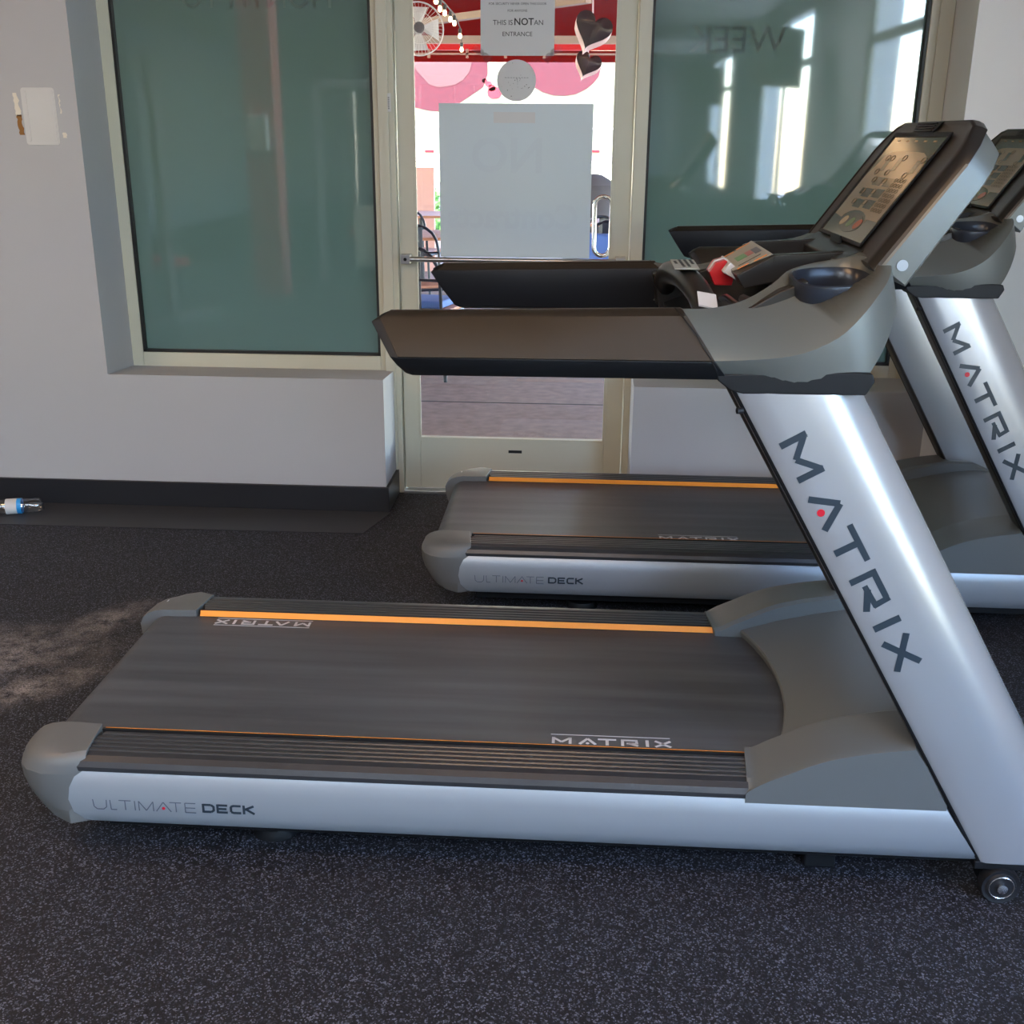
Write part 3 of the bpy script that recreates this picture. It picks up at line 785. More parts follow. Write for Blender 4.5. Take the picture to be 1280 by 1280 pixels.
    rg = [[P(y, s, q) for y, s in outline(a, b, s0, s1, r)] for (a, b, s0, s1, r, q) in
          [(.17, .75, -.01, .293, .07, .003), (.145, .756, -.014, .298, .075, .0), (.138, .764, -.016, .302, .078, .002), (.124, .796, -.02, .306, .085, .012), (.119, .801, -.02, .307, .085, .022)]]
    MB().loft(rg).build('bezel', M['dark'], con, smooth=25, bevel=.0015)
    rg = []
    for (a, b, r, q0, q1) in ((.121, .799, .085, .018, .018), (.118, .802, .085, .0225, .0225), (.120, .800, .08, .076, .064), (.15, .77, .07, .088, .074)):
        o_ = outline(a, b, -.006, .300 if q0 < .05 else .288, r)
        rg.append([P(y, s, q0+(q1-q0)*max(0, s)/.29) for y, s in o_])
    MB().loft(rg).build('console_shell', M['hood'], con, smooth=35)
    for s in (0, 1):
        y = .1165 if s == 0 else W-.1165
        mb = MB().lathe([(.001, 0), (.0105, 0), (.0105, .001), (.001, .0012)], P(y, .018, .048) + Vector((0, .001 if s == 0 else -.001, 0)), (0, -1 if s == 0 else 1, 0), 20)
        mb.build('hinge_screw', M['silver'], con)
    # neck joining console and shelf
    mb = MB(); mb.prism([(1.60, .235, 1.312), (1.655, .235, 1.335), (1.705, .235, 1.285), (1.69, .235, 1.25), (1.60, .235, 1.25)], (0, 1, 0), W-.47)
    mb.build('console_neck', M['dark'], con, bevel=.004)
    # screen
    SY0, SY1, SS0, SS1 = .272, .660, .014, .262
    def SP(u, v, q): return P(SY1+(SY0-SY1)*u, SS1+(SS0-SS1)*v, -q)
    fr = MB()
    for (u0, u1, v0, v1) in ((-.02, .0, -.03, 1.03), (1., 1.02, -.03, 1.03), (-.02, 1.02, -.04, 0), (-.02, 1.02, 1, 1.03)):
        fr.prism([SP(u0, v0, 0), SP(u1, v0, 0), SP(u1, v1, 0), SP(u0, v1, 0)], nn, .003)
    fr.build('screen_frame', M['black'], con, smooth=0)
    scr = MB().prism([SP(0, 0, -.001), SP(1, 0, -.001), SP(1, 1, -.001), SP(0, 1, -.001)], nn, .0018).build('screen', M['screen'], con, smooth=0)
    def lay(pts, m, nm, q=.0010, th=.0003):
        return MB().prism([SP(u, v, q) for u, v in pts], nn, th).build(nm, m, scr, smooth=0)
    pan = [(.10, .28), (.13, .20), (.22, .155), (.35, .145), (.65, .145), (.82, .15), (.93, .19), (.965, .26), (.965, .80), (.76, .80)]
    for i in range(0, 9): a = math.pi*i/8; pan.append((.49+.26*math.cos(a), .86-.10*math.sin(a)-.02))
    pan += [(.22, .84), (.035, .82), (.035, .40)]
    lay(pan, M['panel'], 'overlay_panel')
    for (cu, cv) in ((.28, .29), (.50, .28), (.86, .29)):
        ic = MB(); ic.prism([SP(cu-.045, cv-.065, .0014), SP(cu+.03, cv-.065, .0014), SP(cu+.045, cv+.05, .0014), SP(cu-.03, cv+.065, .0014)], nn, .0003); ic.build('overlay_button', M['icon'], scr, smooth=0)
    for (cu, cv) in ((.41, .45), (.62, .45), (.36, .57), (.58, .56), (.35, .68), (.58, .67)):
        ic = MB(); ic.prism([SP(cu-.075, cv-.042, .0014), SP(cu+.085, cv-.042, .0014), SP(cu+.075, cv+.042, .0014), SP(cu-.085, cv+.042, .0014)], nn, .0003); ic.build('overlay_button', M['icon'], scr, smooth=0)
    ic = MB(); ic.prism([SP(.20, .53, .0014), SP(.25, .53, .0014), SP(.25, .59, .0014), SP(.20, .59, .0014)], nn, .0003)
    ic.build('overlay_button', M['icon'], scr, smooth=0)
    rings = MB()
    for (cu, cv) in ((.30, .44), (.52, .44), (.26, .56), (.47, .55), (.24, .67), (.47, .66), (.23, .22), (.33, .22), (.44, .36), (.56, .21), (.80, .37), (.92, .22), (.22, .36)):
        p = [SP(cu+.035*math.cos(2*math.pi*i/12), cv+.028*math.sin(2*math.pi*i/12), .0018) for i in range(12)]
        rings.tube(p, .0007, 4, loop=True)
    for i in range(7):
        for j_ in range(4):
            cu, cv = .72+.055*j_+(.0), .42+.048*i
            p = [SP(cu+.020*math.cos(2*math.pi*k/8), cv+.018*math.sin(2*math.pi*k/8), .0018) for k in range(8)]
            rings.tube(p, .0005, 4, loop=True)
    rings.build('overlay_outlines', M['icon'], scr, smooth=0)
    lay([(.49+.24*math.cos(2*math.pi*i/20), .86+.095*math.sin(2*math.pi*i/20)) for i in range(20)], M['icon'], 'round_panel', .0012)
    for (cu, m_) in ((.34, M['iconw']), (.50, M['icong']), (.66, M['iconr'])):
        lay([(cu+.055*math.cos(2*math.pi*i/12)-.02*math.sin(2*math.pi*i/12), .86+.05*math.sin(2*math.pi*i/12)) for i in range(12)], m_, 'leaf_button', .0016)
    dots = MB()
    for k in range(5): dots.prism([SP(.14+.17*k, .035, .0012), SP(.19+.17*k, .035, .0012), SP(.19+.17*k, .05, .0012), SP(.14+.17*k, .05, .0012)], nn, .0003)
    dots.build('status_icons', M['iconw'], scr, smooth=0)
    # vent in the top of the console
    v = MB(); v.prism([P(.400, .272, .0005), P(.545, .272, .0005), P(.560, .2975, .0005), P(.385, .2975, .0005)], nn, .0016); vt = v.build('vent', M['black'], con, smooth=0)
    v = MB()
    for k in range(4):
        s_ = .275+k*.0060; v.prism([P(.410, s_, -.001), P(.535, s_, -.001), P(.535, s_+.002, -.001), P(.410, s_+.002, -.001)], nn, .003)
    v.build('vent_slat', M['dark'], vt, smooth=0)
    # control shelf with keypad and tray
    mb = MB(); y0, y1 = .30, .62
    side = [(1.412, 1.272), (1.485, 1.314), (1.66, 1.325), (1.67, 1.255), (1.50, 1.245), (1.44, 1.245)]
    # shelf body as walls round the tray
    mb.prism([(x, y0, z) for x, z in [(1.485, 1.314), (1.66, 1.325), (1.67, 1.255), (1.50, 1.245), (1.485, 1.25)]], (0, 1, 0), .028)
    mb.prism([(x, y1-.028, z) for x, z in [(1.485, 1.314), (1.66, 1.325), (1.67, 1.255), (1.50, 1.245), (1.485, 1.25)]], (0, 1, 0), .028)
    mb.prism([(x, y0, z) for x, z in [(1.412, 1.272), (1.487, 1.314), (1.492, 1.26), (1.43, 1.245)]], (0, 1, 0), y1-y0)
    mb.prism([(x, y0+.027, z) for x, z in [(1.48, 1.27), (1.66, 1.275), (1.66, 1.255), (1.48, 1.25)]], (0, 1, 0), y1-y0-.054)
    sh = mb.build('control_shelf', M['dark'], T, bevel=.003)
    ez = Vector((.075, 0, .042)).normalized(); pn = Vector((-ez.z, 0, ez.x)); pb_ = Vector((1.412, 0, 1.272))
    def KP(a, y, q): return pb_+ez*a*.086+Vector((0, y, 0))+pn*q
    kp = MB().prism([KP(a, y, .0005) for a, y in ((.03, .36), (-.0, .42), (-.0, .50), (.03, .56), (.98, .61), (.98, .31))], pn, .003).build('keypad', M['pad'], sh, bevel=.001)
    for (a0, a1, ya, yb, m_, nm) in ((.2, .8, .37, .375, M['text'], 'keypad_print'), (.28, .55, .43, .49, M['padg'], 'keypad_print'), (.56, .72, .43, .49, M['padr'], 'keypad_print'), (.73, .90, .41, .49, M['inkd'], 'keypad_print'),
                                 (.12, .42, .335, .345, M['orange'], 'keypad_print'), (.55, .88, .325, .335, M['orange'], 'keypad_print'), (.12, .42, .575, .585, M['orange'], 'keypad_print'), (.5, .88, .585, .595, M['orange'], 'keypad_print')):
        MB().prism([KP(a0, ya, .0036), KP(a1, ya, .0036), KP(a1, yb, .0036), KP(a0, yb, .0036)], pn, .0005).build(nm, m_, kp, smooth=0)
    MB().box(1.638, .41, 1.318, 1.642, .50, 1.345).build('shelf_clip', M['black'], sh, smooth=0)
    # stop key
    mb = MB(); mb.prism([(x, .425, z) for x, z in [(1.372, 1.262), (1.385, 1.284), (1.405, 1.290), (1.428, 1.272), (1.422, 1.236), (1.385, 1.236)]], (0, 1, 0), .07)
    sk = mb.build('stop_key', M['redp'], T, bevel=.002)
    MB().prism([(x, .452, z) for x, z in [(1.373, 1.266), (1.385, 1.2865), (1.405, 1.2925), (1.425, 1.277), (1.405, 1.286), (1.387, 1.280)]], (0, 1, 0), .016).build('key_stripe', M['paper'], sk, smooth=0)
    both(lambda: MB().prism([(x, .385, z) for x, z in [(1.395, 1.268), (1.41, 1.29), (1.43, 1.275), (1.43, 1.25)]], (0, 1, 0), .035), 'key_clip', M['paper'], T, bevel=.003)
    # grip bar across
    mb = MB()
    path = spline([(1.31, .82, 1.150), (1.305, .76, 1.205), (1.305, .66, 1.235), (1.318, .54, 1.245), (1.33, .40, 1.245), (1.345, .29, 1.225), (1.355, .20, 1.185), (1.36, .13, 1.140)], 4)
    mb.tube(path, .027, 14)
    gb = mb.build('grip_bar', M['dark'], T, smooth=60)
    MB().prism([(1.292, .37, 1.2745), (1.345, .37, 1.2745), (1.350, .56, 1.2735), (1.297, .56, 1.2735)], (0, 0, 1), .003).build('grip_label', M['pad'], gb, bevel=.001)['label'] = 'pale instruction label'
    tx = MB(); random.seed(2)
    for k in range(4):
        for q in range(5):
            if random.random() < .8: tx.box(1.300+k*.012, .40+q*.03, 1.2775, 1.306+k*.012, .42+q*.03, 1.2782)
    tx.build('label_print', M['text'], gb, smooth=0)
    MB().prism([(1.33, .205, 1.222), (1.368, .205, 1.215), (1.368, .25, 1.237), (1.33, .25, 1.243)], (0, -.4, 1), .003).build('sensor_plate', M['paper'], gb, smooth=0)['label'] = 'small white plate'
    mb = MB(); mb.prism([(x, .15, z) for x, z in [(1.30, 1.15), (1.52, 1.24), (1.56, 1.20), (1.40, 1.13), (1.32, 1.11)]], (0, 1, 0), W-.30)
    mb.build('cross_member', M['black'], T, bevel=.004)
    ct = MB(); ct.tube([(1.395, .38, 1.215), (1.40, .33, 1.225), (1.41, .28, 1.22), (1.42, .24, 1.215)], .006, 8); ct.tube([(1.43, .30, 1.225), (1.44, .25, 1.225)], .010, 8)
    ct.build('key_tether', M['steel'], T)
    # cup holders
    def cupring():
        mb = MB(); c, ax, ay, n_, sh_ = cup_frame()
        def ring(a, b, q): return [c+ax*(a*u)+ay*(b*v)+n_*q for u, v in sh_]
        lv = [(.077, .076, -.034), (.079, .078, -.020), (.081, .080, -.004), (.080, .079, .002), (.076, .075, .004), (.072, .071, .001), (.068, .066, -.02), (.058, .056, -.085), (.001, .001, -.087)]
        mb.loft([ring(a, b, q) for a, b, q in lv], caps=False)
        return mb
    for s, o in enumerate(both(cupring, 'cup_holder', M['cup'], T, smooth=45)): pass
    # wheels
    def wheel():
        mb = MB(); mb.lathe([(.012, 0), (.030, 0), (.032, .004), (.034, .004), (.040, .002), (.0415, .008), (.0415, .026), (.038, .030), (.012, .030)], (2.018, -.006, .0415), (0, 1, 0), 28); return mb
    for s, wh in enumerate(both(wheel, 'wheel', M['tire'], T, smooth=35)):
        y = -.0075 if s == 0 else W+.0075
        mb = MB().lathe([(.001, 0), (.011, 0), (.011, .006), (.001, .008)], (2.018, y, .0415), (0, -1 if s == 0 else 1, 0), 12)
        rgp = [Vector((2.018+.026*math.cos(2*math.pi*i/20), y+(.001 if s == 0 else -.001), .0415+.026*math.sin(2*math.pi*i/20))) for i in range(20)]
        mb.tube(rgp, .0015, 6, loop=True)
        mb.build('wheel_hub', M['chrome'], wh)
    both(lambda: MB().box(1.98, .025, .035, 2.06, .06, .10), 'wheel_bracket', M['black'], T, bevel=.003)
    return T
t1 = make_treadmill(); t1.location = (-1.096, 2.009, 0)
tag(t1, 'nearest grey and silver treadmill with black belt, spanning the foreground', 'treadmill', 'row of matching treadmills')
t2 = copy_tree(t1); t2.location = (-1.096+.708, 2.009+1.355, 0)
b2 = [c for c in t2.children if c.name.startswith('running_belt')][0]      # this belt stopped at another point of its loop
tx = sorted([c for c in b2.children], key=lambda c: -c.data.vertices[0].co.x)
tx[0].location = (-.38, .004, 0); bpy.data.objects.remove(tx[1])
t2['label'] = 'second treadmill behind the nearest one, partly hidden, beside the right window'

# ------------------------------------------------------------------ water bottle on the mat
def bottle():
    b = empty('water_bottle', (-2.375, 4.285, .036)); ax = Vector((1, .30, 0)).normalized()
    ang = math.atan2(ax.y, ax.x)
    mb = MB(); n = 40; rings = []
    prof = [(-.105, .011), (-.095, .013), (-.075, .024), (-.055, .031), (-.035, .0325), (.028, .0325), (.034, .030), (.050, .0315), (.066, .0285), (.082, .0325), (.100, .031), (.108, .024)]
    for i, (x, r) in enumerate(prof):
        ring = []
        for k in range(n):
            a = 2*math.pi*k/n; rr = r
            if x > .075: rr = r*(1-.16*(.5+.5*math.cos(5*a))*((x-.075)/.033))
            xx = x+(.006*math.cos(5*a) if i == len(prof)-1 else 0)
            ring.append((xx, rr*math.cos(a), rr*math.sin(a)))
        rings.append(ring)
    mb.loft(rings); o = mb.build('bottle_body', M['plastic'], b, smooth=60)
    lb = MB(); lb.loft([[(x, .0331*math.cos(2*math.pi*k/n), .0331*math.sin(2*math.pi*k/n)) for k in range(n)] for x in (-.035, .010)], caps=False)
    lb.build('bottle_label', M['paper'], b, smooth=60)
    lb = MB(); lb.loft([[(x, .0333*math.cos(2*math.pi*k/n), .0333*math.sin(2*math.pi*k/n)) for k in range(n)] for x in (.010, .028)], caps=False)
    lb.build('label_band', mat('bright_blue', (.02, .30, .70), .4), b, smooth=60)['label'] = 'blue label band'
    cp_ = MB().lathe([(.001, 0), (.014, 0), (.014, .018), (.001, .018)], (-.120, 0, 0), (1, 0, 0), 20); cp_.build('bottle_cap', M['paper'], b)
    b.rotation_euler = (0, 0, ang)
    tag(b, 'clear plastic water bottle lying on the black mat at the left', 'bottle')
bottle()

# ------------------------------------------------------------------ outside: the patio
tag(MB().box(-12, 4.87, -.12, 10, 40, 0).build('patio_floor', M['concrete'], smooth=0), kind='structure')
jt = MB()
for y in (6.53, 9.1, 11.7): jt.box(-12, y, 0, 10, y+.015, .0015)
for x in (-1.02, 1.6, -3.6): jt.prism([(x, 7.3, 0), (x+.013, 7.3, 0), (x+.25+.013, 20, 0), (x+.25, 20, 0)], (0, 0, 1), .0015)
tag(jt.build('trim_2', M['joint'], smooth=0), kind='structure')
# red canopy with cream beams
cb = MB(); cb.add([(-10, 4.95, 3.35), (8, 4.95, 3.35), (8, 13.2, 2.56), (-10, 13.2, 2.56), (-10, 4.95, 3.37), (8, 4.95, 3.37), (8, 13.2, 2.58), (-10, 13.2, 2.58)], [(0, 1, 2, 3), (4, 7, 6, 5), (0, 4, 5, 1), (1, 5, 6, 2), (2, 6, 7, 3), (3, 7, 4, 0)])
can = empty('patio_canopy', (0, 0, 0)); cb.build('canopy_fabric', M['canopy'], can, smooth=0)
vl = MB().box(-10, 13.9, 2.365, 8, 13.93, 2.49); vl.build('canopy_valance', M['canopy'], can, smooth=0)
cb2 = MB().add([(-10, 13.2, 2.56), (8, 13.2, 2.56), (8, 14.0, 2.50), (-10, 14.0, 2.50)], [(0, 1, 2, 3)]); cb2.build('canopy_fabric', M['canopy'], can, smooth=0)
MB().box(-10, 13.0, 2.50, 8, 13.1, 2.60).build('beam', M['beam'], can, smooth=0)
MB().box(-10, 13.78, 2.435, 8, 13.82, 2.455).build('beam', M['beam'], can, smooth=0)
mb = MB()
for i in range(38): x = -9.5+i*.45; mb.box(x-.015, 13.78, 2.40, x+.015, 13.82, 2.5)
mb.build('rail_posts', M['beam'], can, smooth=0)
def beam(a, b, w_, h_):
    a = Vector(a); b = Vector(b); mb = MB(); d_ = (b-a).normalized(); s_ = d_.cross(Vector((0, 0, 1))).normalized()*w_/2; u_ = Vector((0, 0, h_))
    mb.loft([[p-s_, p+s_, p+s_+u_, p-s_+u_] for p in (a, b)]); mb.build('beam', M['beam'], can, smooth=0)
beam((-3.2, 10.6, 2.72), (2.6, 8.6, 2.60), .10, .07); beam((-3.2, 10.2, 2.78), (2.6, 8.2, 2.66), .06, .05); beam((-3.2, 9.9, 2.86), (2.6, 7.9, 2.72), .06, .05)
beam((-4.0, 13.0, 2.40), (.0, 10.3, 2.62), .09, .06)
beam((-3, 9.2, 2.9), (2.6, 7.3, 2.80), .18, .03)
for x in (-5.5, 3.2): MB().box(x, 13.0, 0, x+.1, 13.1, 2.5).build('post', M['beam'], can, smooth=0)
tag(can, 'red fabric canopy with cream beams over the patio outside', 'canopy')
# string lights
def pix(px, py, d_):
    v = fw*F_PX+rv*(px-640)+uv*(640-py); return Vector((0, 0, CAM_H))+v*(d_/v.y)
bp2 = [(545, 0), (550, 10), (556, 15), (563, 23), (568, 28), (575, 44), (577, 61)]
sl = empty('string_lights', tuple(pix(556, 5, 9))); pos = [pix(x, y, 8.2+.35*i) for i, (x, y) in enumerate(bp2)]
o0 = Vector(sl.location)
wr = MB().tube([p+Vector((0, 0, .06))-o0 for p in [pos[0]+Vector((-.2, -.5, .15))]+pos], .006, 6); wr.build('cord', M['bulbsock'], sl)
for p in pos:
    b_ = MB().lathe([(.001, -.028), (.011, -.024), (.017, -.012), (.015, 0), (.009, .014)], p-o0, (0, 0, 1), 14).build('bulb', M['bulb'], sl)
    MB().lathe([(.012, .014), (.014, .016), (.014, .05), (.001, .052)], p-o0, (0, 0, 1), 10).build('socket', M['bulbsock'], b_)
tag(sl, 'string of warm glowing bulbs hanging under the red canopy', 'string lights')
# round fan
fc = pix(523, 36, 9.0); fan = empty('patio_fan', tuple(fc)); rr_ = .19
mb = MB(); n_ = Vector((.25, -1, .1)).normalized(); a_ = n_.orthogonal().normalized(); b_ = n_.cross(a_)
mb.tube([(a_*math.cos(2*math.pi*i/32)+b_*math.sin(2*math.pi*i/32))*rr_ for i in range(32)], .006, 6, loop=True)
mb.tube([(a_*math.cos(2*math.pi*i/32)+b_*math.sin(2*math.pi*i/32))*rr_*.6+n_*.04 for i in range(32)], .003, 5, loop=True)
for k in range(40):
    t = 2*math.pi*k/40; v = a_*math.cos(t)+b_*math.sin(t)
    mb.tube([v*.03+n_*.06, v*rr_*.6+n_*.04, v*rr_], .0016, 4)
mb.build('fan_cage', M['fanw'], fan)
mb = MB()
for k in range(4):
    t = R(90*k+20); v = a_*math.cos(t)+b_*math.sin(t); w2_ = a_*math.cos(t+.9)+b_*math.sin(t+.9)
    mb.loft([[v*.03, w2_*.03+n_*.02, w2_*.03+n_*.024, v*.03+n_*.004], [v*rr_*.92-n_*.02, w2_*rr_*.88+n_*.02, w2_*rr_*.88+n_*.024, v*rr_*.92-n_*.016]])
mb.build('fan_blades', M['fanw'], fan, smooth=0)
MB().lathe([(.001, -.09), (.035, -.085), (.045, -.03), (.04, .06), (.001, .065)], (0, 0, 0), tuple(n_), 18).build('fan_motor', M['greyf'], fan)
MB().tube([(0, 0, 0), (-.10, .12, .30), (-.10, .12, .60)], .012, 8).build('fan_bracket', M['bmetal'], fan)
tag(fan, 'round caged fan hanging at the upper left beyond the door', 'fan')
# hanging heart shaped pieces
def heart(name, c, sc, label, rot):
    pts = []
    for i in range(28):
        t = 2*math.pi*i/28; x = 16*math.sin(t)**3; y = 13*math.cos(t)-5*math.cos(2*t)-2*math.cos(3*t)-math.cos(4*t); pts.append((x/17, y/17))
    e = empty(name, tuple(c)); rt = Matrix.Rotation(rot, 3, 'Y')
    def q(x, z, y): return rt @ Vector((x*sc, y, z*sc))
    n2 = Vector((0, -1, 0))
    top = MB().loft([[q(x*.9, z*.9, -.052*sc*2) for x, z in pts], [q(x, z, -.04*sc*2) for x, z in pts], [q(x, z, .0) for x, z in pts]]); top.build('heart_face', M['hbrown'], e, smooth=50)
    sd_ = MB().loft([[q(x*1.0, z*1.0-.02, 0) for x, z in pts], [q(x*.98+.0, z*.98-.30, .25*sc) for x, z in pts]]); sd_.build('heart_side', M['hpink'], e, smooth=50)
    MB().tube([(-.02*sc, 0, .6*sc), (-.05*sc, 0, 2.6*sc)], .006, 6).build('hanger', M['hpink'], e)
    tag(e, label, 'hanging decoration', 'heart shaped decorations on the patio')
heart('hanging_heart', pix(741, 36, 6.6), .112, 'larger glossy dark heart-shaped decoration hanging above right beyond the door', R(22))
heart('hanging_heart', pix(735, 79, 7.6), .090, 'smaller glossy dark heart-shaped decoration hanging below the larger one', R(22))
# parked trailer
tr_ = empty('parked_trailer', (-3, 21, 0))
MB().box(-9, 0, 1.12, 4.6, 2.5, 4.1).build('trailer_body', M['cream'], tr_, smooth=0)
MB().box(-9, -.04, 1.08, 4.64, 0, 1.22).build('lower_rail', M['hpink'], tr_, smooth=0)
MB().box(-9, -.015, 1.66, 4.6, 0, 1.70).build('rub_line', M['hpink'], tr_, smooth=0)
def blobp(cx_, cz_, rx, rz, m_, k=22, wob=.06, seed=1, q=-.02):
    random.seed(seed); mb = MB(); mb.prism([(cx_+rx*(1+random.uniform(-wob, wob))*math.cos(2*math.pi*i/k), q, cz_+rz*(1+random.uniform(-wob, wob))*math.sin(2*math.pi*i/k)) for i in range(k)], (0, 1, 0), .014); return mb
def tp(px, py): v = pix(px, py, 21.0); return v.x+3, v.z
M['pinkp'] = mat('pink_print', (.15, .04, .028), .5, var=.15, vscale=3)
x_, z_ = tp(545, 75); blobp(x_, z_, .95, .83, M['cherry'], seed=3).build('painted_fruit', M['cherry'], tr_, smooth=0)
x_, z_ = tp(553, 70); blobp(x_, z_, .55, .50, M['pinkp'], seed=5, q=-.03).build('painted_fruit', M['pinkp'], tr_, smooth=0)
x_, z_ = tp(700, 84); blobp(x_, z_, .70, .47, M['cherry'], seed=6).build('painted_fruit', M['cherry'], tr_, smooth=0)
for px, py, q in ((606, 101, .05), (611, 105, .06), (615, 110, .07), (618, 116, .13)):
    x_, z_ = tp(px, py); blobp(x_, z_, q, q*.8, M['cherry'], seed=8).build('painted_dot', M['redp'], tr_, smooth=0)
for px in (537, 744):
    x_, z_ = tp(px, 189); MB().box(x_-.08, -.03, z_-.02, x_+.08, 0, z_+.02).build('marker_light', M['redp'], tr_, smooth=0)
x_, z_ = tp(738, 120); blobp(x_, z_, .07, .11, M['orange'], seed=9).build('painted_dot', mat('yellow_print', (.85, .65, .10), .5), tr_, smooth=0)
hw = MB()
for x in (4.0, 4.45): hw.box(x, -.05, 1.2, x+.05, 0, 3.9)
hw.box(3.9, -.05, 1.9, 4.6, -.02, 1.95); hw.build('door_hardware', M['hpink'], tr_, smooth=0)
for x in (-7.5, -6.3): MB().lathe([(.001, 0), (.25, 0), (.28, .03), (.48, .03), (.5, .08), (.5, .28), (.001, .3)], (x, .15, .5), (0, 1, 0), 24).build('wheel', M['tire'], tr_)
MB().box(-5.2, .4, 0, -5.05, .55, 1.12).build('landing_leg', M['bmetal'], tr_, smooth=0)
tag(tr_, 'cream trailer painted with red and pink fruit parked beyond the patio', 'trailer')
# low pink wall and hedge beyond
tag(MB().box(-9, 13.3, 0, -1.75, 13.4, 1.19).build('garden_wall', M['pinkwall'], smooth=0), 'low pink wall at the left edge of the patio', 'wall')
def bush(name, c, r, n_, label, seed):
    random.seed(seed); mb = MB()
    for k in range(n_):
        v = Vector((random.gauss(0, 1), random.gauss(0, 1), random.gauss(0, 1))).normalized()*r*random.uniform(.5, 1); v.z = abs(v.z)*.9; d1 = Vector((random.gauss(0, 1), random.gauss(0, 1), random.gauss(0, 1))).normalized()*.09; d2 = d1.orthogonal().normalized()*.045
        mb.add([v-d1, v+d2, v+d1, v-d2], [(0, 1, 2, 3)])
    e = empty(name, c); mb.build('foliage', M['green'], e, smooth=0)
    MB().tube([(0, 0, 0), (0, 0, r*.6)], .03, 6).build('stem', M['wood'], e)
    tag(e, label, 'bush', 'bushes beyond the patio')
bush('leafy_bush', (.35, 18.6, 0), .95, 1800, 'leafy green bush under the trailer at the right of the door', 1)
bush('leafy_bush', (-3.35, 19.3, .0), 1.15, 1500, 'leafy green bush behind the low pink wall', 2)
# trees seen past the canopy and in the window reflections
def tree(c, h, r, seed, label):
    random.seed(seed); e = empty('tree', c); mb = MB()
    for k in range(2600):
        v = Vector((random.gauss(0, .5), random.gauss(0, .5), random.gauss(0, .5)))*r; v.z += h; d1 = Vector((random.gauss(0, 1), random.gauss(0, 1), random.gauss(0, 1))).normalized()*.16; d2 = d1.orthogonal().normalized()*.09
        mb.add([v-d1, v+d2, v+d1, v-d2], [(0, 1, 2, 3)])
    mb.build('foliage', M['green'], e, smooth=0); MB().tube([(0, 0, 0), (.1, 0, h)], [.16, .08], 8).build('trunk', M['wood'], e)
    tag(e, label, 'tree', 'trees outside')
tree((9, -2.6, 0), 1.7, 1.0, 3, 'green tree outside the side windows, seen reflected in the right window')
tree((10.5, -11, 0), 2.2, 1.2, 4, 'second green tree outside the side windows, farther from the door wall')
tag(MB().box(RX+.3, -25, -.12, 40, 4.87, -.02).build('street_ground', M['pave'], smooth=0), kind='structure')

# patio furniture
def chair_proto():
    e = empty('patio_chair', (0, 0, 0))
    s = MB().box(-.20, -.20, .435, .20, .20, .46); s.build('seat', M['wood'], e, bevel=.01)
    f = MB().tube([(-.19, -.19, .425), (.19, -.19, .425), (.19, .19, .425), (-.19, .19, .425)], .012, 6, loop=True); f.build('seat_frame', M['bmetal'], e)
    for (x, y) in ((-.18, -.18), (.18, -.18), (-.18, .18), (.18, .18)):
        MB().tube([(x, y, .43), (x*1.18, y*1.18, 0)], .013, 8).build('leg', M['bmetal'], e)
    p = [(-.18, .19, .44), (-.185, .22, .66)]+[(-.18*math.cos(R(t)), .23+.02*math.sin(R(t)), .70+.17*math.sin(R(t))) for t in range(0, 181, 20)]+[(.185, .22, .66), (.18, .19, .44)]
    b = MB().tube(p, .012, 8); b.tube([(-.18, .225, .66), (.18, .225, .66)], .010, 6)
    b.build('backrest', M['bmetal'], e); MB().box(-.05, .205, .45, .05, .215, .86).build('back_slat', M['bmetal'], e, bevel=.003)
    return e
def table_proto():
    e = empty('patio_table', (0, 0, 0))
    mb = MB()
    for i in range(6): mb.box(-.4, -.4+i*.134, .72, .4, -.4+i*.134+.125, .745)
    mb.build('table_top', M['wood'], e, bevel=.004)
    MB().tube([(0, 0, .72), (0, 0, .03)], .03, 10).build('pedestal', M['bmetal'], e)
    MB().box(-.28, -.03, 0, .28, .03, .03).box(-.03, -.28, 0, .03, .28, .029).build('base', M['bmetal'], e)
    return e
ch0 = chair_proto(); tb0 = table_proto()
chs = [(-1.03, 7.35, 2.9, 'black metal patio chair with wooden seat nearest the door glass'),
       (-1.22, 8.6, .4, 'black metal patio chair standing just behind the nearest patio chair'),
       (-1.62, 11.2, 2.8, 'black metal patio chair beside the first wooden patio table'),
       (.15, 9.3, -.3, 'black metal patio chair seen through the door pull handle'),
       (.30, 10.35, 2.6, 'black metal patio chair beyond the right wooden patio table')]
for i, (x, y, rz, lb) in enumerate(chs):
    o = ch0 if i == 0 else copy_tree(ch0)
    o.location = (x, y, 0); o.rotation_euler = (0, 0, rz); tag(o, lb, 'chair', 'black metal patio chairs')
for i, (x, y, lb) in enumerate([(-1.75, 12.2, 'wooden slatted patio table seen left of the door board'), (.20, 11.35, 'wooden slatted patio table seen right of the door board'), (-1.45, 9.6, 'wooden patio table between the two nearest left chairs and the farther ones')]):
    o = tb0 if i == 0 else copy_tree(tb0); o.location = (x, y, 0); o.rotation_euler = (0, 0, .1); tag(o, lb, 'table', 'wooden patio tables')
o = MB().box(-.16, -.17, 0, .16, .15, .05).build('seat_cushion', M['blue'], bevel=.015, segs=3); o.location = (-1.03, 7.35, .465); o.rotation_euler.z = 2.9
tag(o, 'flat blue cushion on the patio chair nearest the door', 'cushion')
o = MB().box(-.15, -.05, 0, .15, .05, .33).build('back_cushion', M['blue'], bevel=.03, segs=3); o.location = (.13, 9.22, .465); o.rotation_euler.z = -.3
tag(o, 'upright blue cushion on the patio chair behind the pull handle', 'cushion')
n_ = 28; rg = []
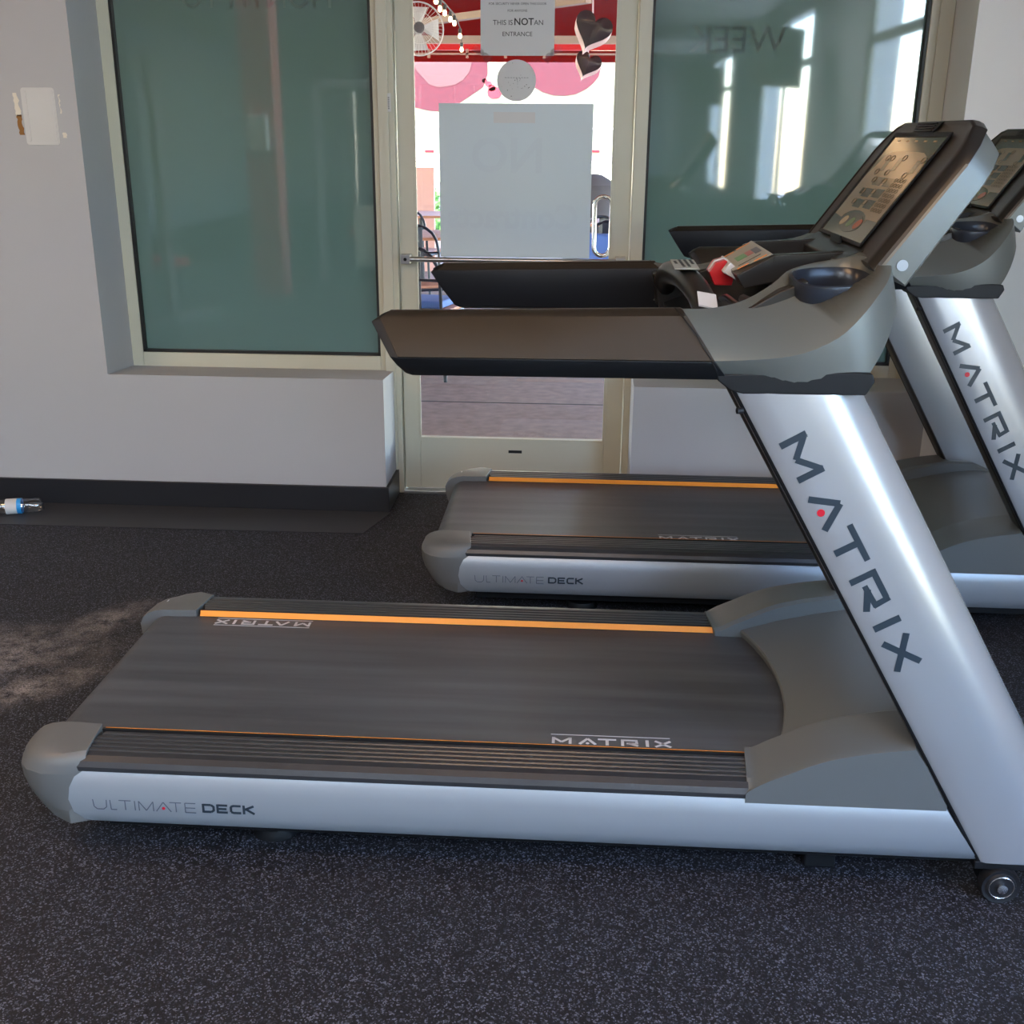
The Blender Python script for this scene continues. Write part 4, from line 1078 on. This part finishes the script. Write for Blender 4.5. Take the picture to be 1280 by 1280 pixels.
for (z, a, b) in ((0, .36, .30), (.3, .34, .28), (.7, .31, .25), (.95, .26, .20), (1.08, .18, .13), (1.14, .08, .06), (1.15, .01, .01)):
    rg.append([(a*(1+.06*math.sin(5*t+z*3))*math.cos(t), b*(1+.06*math.sin(5*t+z*3))*math.sin(t), z) for t in [2*math.pi*k/n_ for k in range(n_)]])
o = MB().loft(rg).build('furniture_cover', M['greyf'], smooth=60); o.location = (.12, 12.9, 0)
tag(o, 'dark grey cover draped over furniture at the far right of the patio', 'cover')

# ------------------------------------------------------------------ behind the camera: added ceiling lights, and what the glass reflects
def unseen_ceiling_light(x, y, lb, m='lamp'):  # unseen fixtures, added to brighten the room
    e = empty('unseen_ceiling_light', (x, y, CEIL)); MB().box(-.65, -.35, -.05, .65, .35, 0).build('frame', M['white'], e, bevel=.01)
    MB().box(-.6, -.3, -.056, .6, .3, -.045).build('diffuser', M[m], e, smooth=0); tag(e, lb, 'ceiling light', 'unseen ceiling lights')
for (x, y, lb) in ((1.0, -1.4, 'added cool fill light nearest the first side window'), (-1.6, -1.4, 'added cool fill light above the aisle behind the camera'), (-4.0, -1.4, 'added cool fill light above the left weight machine'),
                   (1.0, -2.95, 'added cool fill light over the right rear aisle'), (-1.6, -2.95, 'added cool fill light over the middle of the gym'), (-4.2, -2.95, 'added cool fill light over the left rear of the gym')):
    unseen_ceiling_light(x, y, lb)
unseen_ceiling_light(-.35, .35, 'unseen warm ceiling light almost above the camera', 'lampw'); unseen_ceiling_light(-3.2, 1.9, 'unseen warm ceiling light over the left side of the front wall', 'lampw')  # added for warm highlights on the grips and warmth on the left wall
col = MB().box(-3.25, -1.7, 0, -2.95, -1.4, CEIL); tag(col.build('red_column', M['redcol'], bevel=.01), 'square red column in the gym, reflected in the left window', 'column')
def rack(x, y, rz, lb):
    e = empty('weight_machine', (x, y, 0), rz)
    for s in (-.5, .5):
        MB().box(s-.04, -.04, 0, s+.04, .04, 2.1).build('post', M['dmetal'], e, bevel=.005); MB().box(s-.04, -.5, 0, s+.04, .5, .08).build('foot', M['dmetal'], e, bevel=.005)
    MB().box(-.54, -.04, 2.02, .54, .04, 2.1).build('top_beam', M['dmetal'], e, bevel=.005)
    mb = MB()
    for k in range(12): mb.box(-.15, -.08, .15+k*.055, .15, .08, .15+k*.055+.048)
    mb.build('weight_stack', M['steel'], e, smooth=0)
    MB().tube([(-.15, 0, 1.75), (-.4, -.3, 1.6)], .015, 8).tube([(.15, 0, 1.75), (.4, -.3, 1.6)], .015, 8).tube([(-.1, 0, 2.0), (-.1, 0, .8)], .012, 8).tube([(.1, 0, 2.0), (.1, 0, .8)], .012, 8).build('guide_bars', M['chrome'], e)
    MB().box(-.2, -.6, .42, .2, -.25, .50).build('seat', M['redp'], e, bevel=.02)
    tag(e, lb, 'gym machine', 'weight machines behind the camera')
rack(-3.9, .2, .4, 'dark weight machine with a red seat left of the red column'); rack(-2.4, -3.0, -.2, 'dark weight machine behind the red column'); rack(-1.2, -2.0, .2, 'dark weight machine nearest the camera aisle')
dp = MB().prism([(x, -.06, z) for x, z in rrect(-.10, -.16, .10, .16, .03)], (0, 1, 0), .10).build('paper_dispenser', M['white'], bevel=.01); dp.location = (-3.1, -1.34, 1.55); dp.rotation_euler = (0, 0, math.pi)
tag(dp, 'white paper dispenser fixed to the front of the red column', 'dispenser')
for (x, y, lb) in ((2.0, -3.1, 'black television hanging between the first two side windows'), (2.0, -10.2, 'black television hanging between the last two side windows')):
    e = empty('television', (x, y, 2.35), -.9); MB().box(-.5, -.03, -.3, .5, .03, .3).build('screen', M['screen'], e, bevel=.01); MB().tube([(0, 0, .3), (0, 0, .86)], .025, 8).build('mount', M['bmetal'], e)
    tag(e, lb, 'television', 'hanging televisions')
